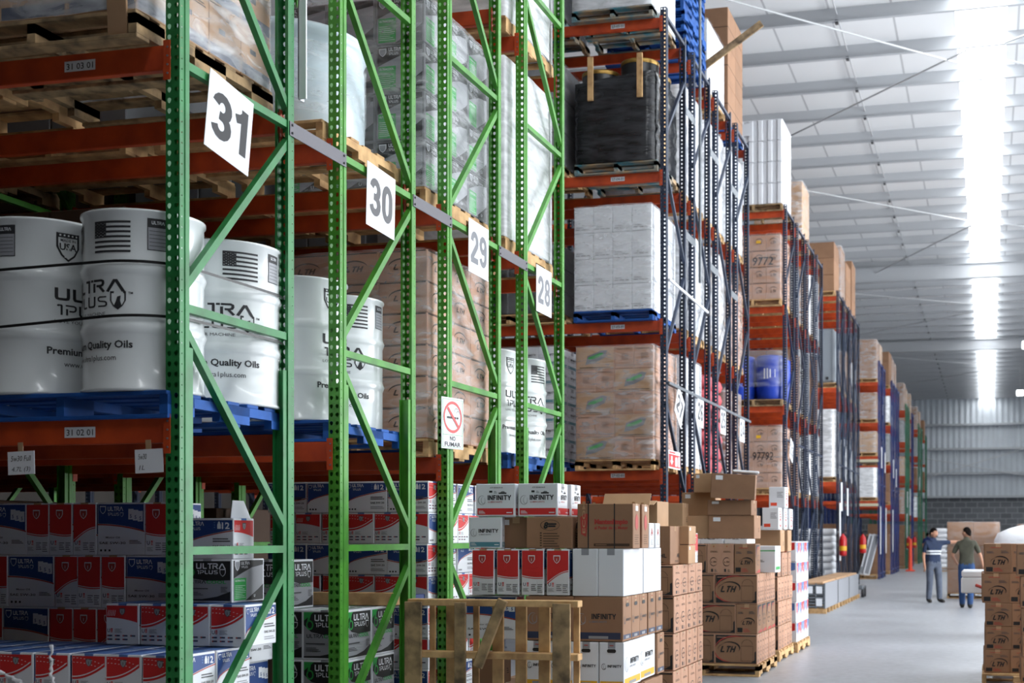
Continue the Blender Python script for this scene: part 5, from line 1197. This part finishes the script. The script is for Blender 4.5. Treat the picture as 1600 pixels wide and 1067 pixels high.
# ---------------------------------------------------------------- the far side of the aisle
pallet(.48, 14.35, 0, 1.1, 1.2, 'wood', 'wooden pallet under the LTH cubes across the aisle'); G4 = 'LTH cubes across the aisle'
for k in range(5):
    key = 'lthcube' if k < 3 else 'lthtall'; H = (.135 + .238 * k) if k < 3 else (.849 + .304 * (k - 3))
    for i in range(2):
        for j_ in range(3):
            if i and j_: continue
            w_ = DS[key][1]
            carton(key, -.05 + (.0, .01, .015, -.02, .0)[k] + w_ / 2 + i * (w_ + .005), 13.85 + w_ / 2 + j_ * (w_ + .005), H, 0, f"brown LTH carton, {('aisle', 'second')[i]} column, {OR[j_]} from the front, {ON[k]} tier, across the aisle", G4, .006)
pallet(.68, 13.1, 0, .9, 1.0, 'wood', 'wooden pallet under the protruding LTH pile across the aisle')
for k in range(6):
    w_ = .275
    for j_ in range(2): carton('lthtall' if k > 2 else 'lthcube', .30 + w_ / 2 - (.04 if k == 4 else 0), 12.95 + w_ / 2 + j_ * .3, .135 + (.238 * k if k < 3 else .714 + .304 * (k - 3)) - 0, 0, f"brown LTH carton, {('front', 'back')[j_]} one, {ON[k]} tier of the protruding pile", 'LTH cartons in the protruding pile', .012) if k < 5 else None
for k in range(3): o = carton('kraftflat', .3, 15.1, .0 + k * .30, 0, f'plain brown carton under the white foam tray, {ON[k]} tier', 'support cartons'); o.scale.z = 1.49
r = mk('foam_box', None, None, (-.02, 15.1, .902)); tag(r, 'white foam box jutting out from behind the LTH cubes', 'box')
b = MB(); b.cbox(-.28, -.2, 0, .45, .2, .17, 'foam', .012); b.obj('body', r)
b = MB(); b.cbox(-.275, -.21, .17, .46, .21, .255, 'foam', .02); b.obj('lid', r)
b = MB(); b.tube((-.12, -.22, .09), (.05, -.28, .03), .017, 'redprint', 10); o = b.obj('tape_handle', r)
for i, (x, y) in enumerate(((.58, 20.7), (1.65, 20.8))):
    pallet(x, y, 0, 1.05, 1.05, 'wood', f"wooden pallet under the bulk bag, {('aisle side', 'outer')[i]} one")
    b = MB(); N_ = 24; vs = []; prof = [(0, .92), (.1, .98), (.5, 1.02), (.88, 1.0), (.95, .9), (1, .55), (1.03, .2)]
    for t, s_ in prof:
        for a in range(N_):
            an = 2 * math.pi * a / N_; c_, s2 = math.cos(an), math.sin(an); e = .45
            vs.append((math.copysign(abs(c_) ** e, c_) * .5 * s_, math.copysign(abs(s2) ** e, s2) * .5 * s_, 1.52 * t))
    fs = [(k * N_ + a, k * N_ + (a + 1) % N_, (k + 1) * N_ + (a + 1) % N_, (k + 1) * N_ + a) for k in range(6) for a in range(N_)] + [tuple(6 * N_ + a for a in range(N_))]
    b.add(vs, fs, 'sack', True); o = b.obj('bulk_bag', None, (x, y, .135)); tag(o, f"big white bulk bag behind the LTH cubes, {('aisle side', 'outer')[i]} one", 'bag', 'white bulk bags')
simple_load('tall strapped brown carton stack', -.02 + .28, 33.1, 0, 1.25, 1.2, 1.75, 'kraft', 'filmthin', 'wood', 'beside the two men across the aisle', 3)
simple_load('white wrapped stack', 1.45, 31.6, 0, 1.1, 1.1, 1.5, 'white', 'filmheavy', 'wood', 'behind the man in olive', 5)
simple_load('brown wrapped goods', 2.6, 33.5, 0, 1.9, 1.2, 1.7, 'kraft', 'film', 'wood', 'far across the aisle', 4)
simple_load('white and brown wrapped goods', 4.2, 36, 0, 2.2, 1.2, 1.9, 'kraftlight', 'film', 'wood', 'farther across the aisle', 4)
sacks('bulging white sack', -1.1, 58.5, 0, 1.3, 1.2, 1.75, 8, 'sack', 'across the far aisle')

# crumpled film hanging over the front cartons
b = MB(); q = random.Random(5)
for P in ([(-4.53, 5.60, 1.10), (-4.54, 5.62, 1.00), (-4.50, 5.58, .92), (-4.46, 5.60, .84), (-4.44, 5.56, .70)], [(-4.49, 5.58, .90), (-4.60, 5.57, .87), (-4.70, 5.56, .93), (-4.82, 5.57, .97)]):
    P = [Vector(p) - Vector((0, 0, .11)) for p in P]; pts = []
    for a, c in zip(P, P[1:]):
        for t in range(5): pts.append(a.lerp(c, t / 5) + Vector((q.uniform(-.008, .008), q.uniform(-.008, .008), 0)))
    for a, c in zip(pts, pts[1:]): b.tube(a, c, q.uniform(.004, .013), 'filmheavy', 5, q.uniform(.004, .013))
o = b.obj('film_scrap'); tag(o, 'crumpled twist of clear film dangling before the front cartons of rack thirty-one', 'film')

# ---------------------------------------------------------------- people
def person(label, loc, rotz, J, shirt, trousers, stripes=False, head_turn=0):
    """J: joint positions; one skinned body; every limb a chain with its own taper"""
    V = []; E = []; Rr = []; mats_ = {}
    def add(p, r, par, m):
        V.append(p); Rr.append(r); i = len(V) - 1
        if par is not None: E.append((par, i)); mats_[(par, i)] = m
        return i
    pel = add(J['pelvis'], (.145, .105), None, trousers)
    wst = add(J['waist'], (.15, .105), pel, shirt); ch = add(J['chest'], (.175, .115), wst, shirt); nk = add(J['neck'], (.075, .07), ch, shirt); nh = add(J['nape'], (.056, .056), nk, 'skin'); hb = add(J['head'], (.05, .05), nh, 'skin')
    for s in ('l', 'r'):
        sh = add(J['sh' + s], (.068, .07), ch, shirt); u = Vector(J['sh' + s]); e = Vector(J['el' + s]); md = add(tuple(u.lerp(e, .6)), (.058, .058), sh, shirt); sl = add(tuple(u.lerp(e, .72)), (.044, .044), md, shirt)
        el = add(J['el' + s], (.040, .040), sl, 'skin'); wr = add(J['wr' + s], (.026, .024), el, 'skin'); w0 = Vector(J['wr' + s]); d = (w0 - e).normalized() if 'hd' + s not in J else Vector(J['hd' + s]).normalized()
        pm = add(tuple(w0 + d * .055), (.036, .018), wr, 'skin')
        side = d.cross(Vector((0, 0, 1))); side = side.normalized() if side.length > .3 else Vector((0, 1, 0))
        dwn = side.cross(d)
        for k, (off, ln) in enumerate(((-.028, .068), (-.009, .078), (.010, .072), (.028, .056))):
            a = add(tuple(w0 + d * .088 + side * off), (.0105, .0105), pm, 'skin'); bb = add(tuple(w0 + d * (.088 + ln * .5) + side * off * 1.1 + dwn * .006), (.0095, .0095), a, 'skin'); add(tuple(w0 + d * (.088 + ln * .85) + side * off * 1.1 + dwn * (.03 if s == 'r' or not stripes else .004)), (.008, .008), bb, 'skin')
        ta = add(tuple(w0 + d * .03 - side * .035), (.012, .012), wr, 'skin'); add(tuple(w0 + d * .07 - side * .055 + dwn * .01), (.009, .009), ta, 'skin')
        hp = add(J['hp' + s], (.098, .105), pel, trousers); kn = add(J['kn' + s], (.076, .08), hp, trousers); cf = add(tuple(Vector(J['kn' + s]).lerp(Vector(J['an' + s]), .35)), (.074, .078), kn, trousers); an = add(J['an' + s], (.064, .068), cf, trousers); hl = add((J['an' + s][0], J['an' + s][1], .045), (.054, .056), an, 'shoe'); add(J['to' + s], (.048, .036), hl, 'shoe')
    me = bpy.data.meshes.new('b'); me.from_pydata(V, E, []); o = bpy.data.objects.new('b', me); col.objects.link(o)
    m = o.modifiers.new('s', 'SKIN'); m.use_smooth_shade = True
    for i, v in enumerate(me.skin_vertices[0].data): v.radius = Rr[i]; v.use_root = (i == 0)
    sb = o.modifiers.new('d', 'SUBSURF'); sb.levels = 2; sb.render_levels = 2
    bpy.context.view_layer.update(); ev = o.evaluated_get(bpy.context.evaluated_depsgraph_get()); bm = bpy.data.meshes.new_from_object(ev); bpy.data.objects.remove(o)
    b = MB()
    names = list(dict.fromkeys(mats_.values()))
    pts = [v.co for v in bm.vertices]
    segs = [(Vector(V[a]), Vector(V[c]), mats_[(a, c)], max(Rr[a][0], Rr[c][0])) for a, c in E]
    for p in bm.polygons:
        c = p.center; best = None; bd_ = 9
        for a, d, mm, rr in segs:
            t = max(0, min(1, (c - a).dot(d - a) / max(1e-9, (d - a).length_squared))); q_ = (c - (a + (d - a) * t)).length / (rr + .02)
            if q_ < bd_: bd_ = q_; best = mm
        if best == shirt and c.z < J['pelvis'][2] + .0: best = trousers
        if best == trousers and c.z > J['pelvis'][2] + .02: best = shirt
        if c.z < .085: best = 'shoe'
        i = b.mi(best); b.f.append(tuple(p.vertices)); b.m.append(i); b.sm.append(True)
    b.v = [tuple(v) for v in pts]
    # head: skull, jaw, nose, ears, eyes and lips
    T = Matrix.Translation(J['head']) @ Matrix.Rotation(head_turn, 4, 'Z'); n = 20; vs = []
    for i in range(n + 1):
        ph = math.pi * i / n; z = math.cos(ph)
        for k in range(n):
            th = 2 * math.pi * k / n; x = math.sin(ph) * math.cos(th); y = math.sin(ph) * math.sin(th)
            xx = x * .077; yy = y * .096; zz = z * .118
            if z < 0: xx *= 1 - .34 * (-z) ** 1.3; yy = yy * (1 - .12 * -z) - .012 * -z
            if y < -.8 and abs(x) < .32 and -.28 < z < .12: yy -= .022 * (1 - abs(x) / .32)
            if y < -.5 and .12 < z < .3 and .2 < abs(x) < .6: yy += .006
            vs.append(T @ Vector((xx, yy, zz + .075)))
    fs = [(i * n + k, i * n + (k + 1) % n, (i + 1) * n + (k + 1) % n, (i + 1) * n + k) for i in range(n) for k in range(n)]
    b.add(vs, [f[::-1] for f in fs], 'skin', True)
    for sx in (-1, 1):
        for dz, ry in ((0, .02), (.012, .016), (-.012, .014)): b.tube(T @ Vector((sx * .070, .0 - ry / 2, .072 + dz)), T @ Vector((sx * .088, .01 + ry / 3, .074 + dz)), ry * .55, 'skin', 8)
        b.tube(T @ Vector((sx * .030, -.086, .098)), T @ Vector((sx * .030, -.092, .098)), .009, 'eye', 8)
        b.box(sx * .030 - .014, -.094, .113, sx * .030 + .014, -.085, .119, 'hair', T)
    b.box(-.020, -.094, .030, .020, -.086, .038, 'redprint', T)
    r = b.obj('person', None, loc, (0, 0, rotz)); tag(r, label, 'person', None)
    h = MB(); vs = []
    for i in range(n + 1):
        ph = math.pi * i / n; z = math.cos(ph)
        for k in range(n):
            th = 2 * math.pi * k / n; x = math.sin(ph) * math.cos(th); y = math.sin(ph) * math.sin(th)
            z_ = max(z, .12 - .9 * max(0, y) if y > -.35 else .42)
            s_ = 1.0 if z_ == z else math.sqrt(max(0, 1 - z_ * z_)) / max(.05, math.sqrt(1 - z * z)) if abs(z) < 1 else 0
            hh = 1.07
            vs.append(T @ Vector((x * .077 * hh * min(1.0, s_ if s_ else 1), y * .096 * hh * min(1.0, s_ if s_ else 1) + .004, z_ * .118 * 1.08 + .079)))
    h.add(vs, [f[::-1] for f in fs], 'hair', True); h.obj('hair', r)
    if stripes:
        for zb in (1.13, 1.19):
            ring = []
            for k in range(24):
                a = 2 * math.pi * k / 24; best = .1
                for v_ in pts:
                    if abs(v_.z - zb) < .05 and abs(v_.x) < .19:
                        if abs((math.atan2(v_.y, v_.x) - a + math.pi) % (2 * math.pi) - math.pi) < .22: best = max(best, math.hypot(v_.x, v_.y))
                ring.append((a, best + .006))
            h = MB(); vs2 = []
            for a, rr in ring: vs2 += [(rr * math.cos(a), rr * math.sin(a), zb - .017), (rr * math.cos(a), rr * math.sin(a), zb + .017)]
            h.add(vs2, [(2 * k, 2 * ((k + 1) % 24), 2 * ((k + 1) % 24) + 1, 2 * k + 1) for k in range(24)], 'reflective', True); h.obj('reflective_band', r)
        h = MB(); h.tube(T @ Vector((-.0, -.078, .0)), T @ Vector((.0, -.086, .012)), .03, 'hair', 10); h.obj('beard', r)
    return r
base = dict(pelvis=(0, 0, .93), waist=(0, 0, 1.08), chest=(0, 0, 1.30), neck=(0, .005, 1.44), nape=(0, 0, 1.50), head=(0, -.01, 1.53),
            shl=(.17, 0, 1.38), shr=(-.17, 0, 1.38), hpl=(.095, 0, .86), hpr=(-.09, 0, .86))
# the man pointing: his own left arm stretched level, the other hanging
j = dict(base, ell=(.44, -.06, 1.40), wrl=(.69, -.12, 1.42), elr=(-.24, .02, 1.10), wrr=(-.24, -.05, .86), knl=(.12, -.02, .48), knr=(-.10, -.02, .48), anl=(.15, .03, .10), anr=(-.12, .0, .10), tol=(.22, -.14, .03), tor=(-.12, -.17, .03), hdl=(1, -.2, .0))
person('man in navy shirt with two pale stripes pointing across the aisle', (-1.24, 31.0, 0), R(22), j, 'shirtnavy', 'jeansgrey', True, R(38))
j = dict(base, ell=(.30, .0, 1.12), wrl=(.24, -.16, .98), elr=(-.29, .04, 1.12), wrr=(-.34, -.06, .88), knl=(.10, -.05, .48), knr=(-.09, .02, .48), anl=(.10, -.08, .10), anr=(-.08, .10, .10), tol=(.11, -.24, .03), tor=(-.08, -.06, .03))
person('man in olive shirt and jeans seen from behind, head turned', (-.46, 28.8, 0), R(176), j, 'shirtolive', 'jeans', False, R(60))
j = dict(base, ell=(.25, .03, 1.12), wrl=(.25, -.10, .90), elr=(-.25, .03, 1.12), wrr=(-.27, -.08, .90), knl=(.11, -.12, .49), knr=(-.09, .06, .48), anl=(.12, -.12, .10), anr=(-.10, .24, .14), tol=(.12, -.28, .03), tor=(-.10, .10, .05))
person('distant person in blue shirt and jeans walking along the far racks', (-3.05, 68.5, 0), R(165), j, 'shirtblue', 'jeans', False, 0)
for p_ in FR.values(): pass
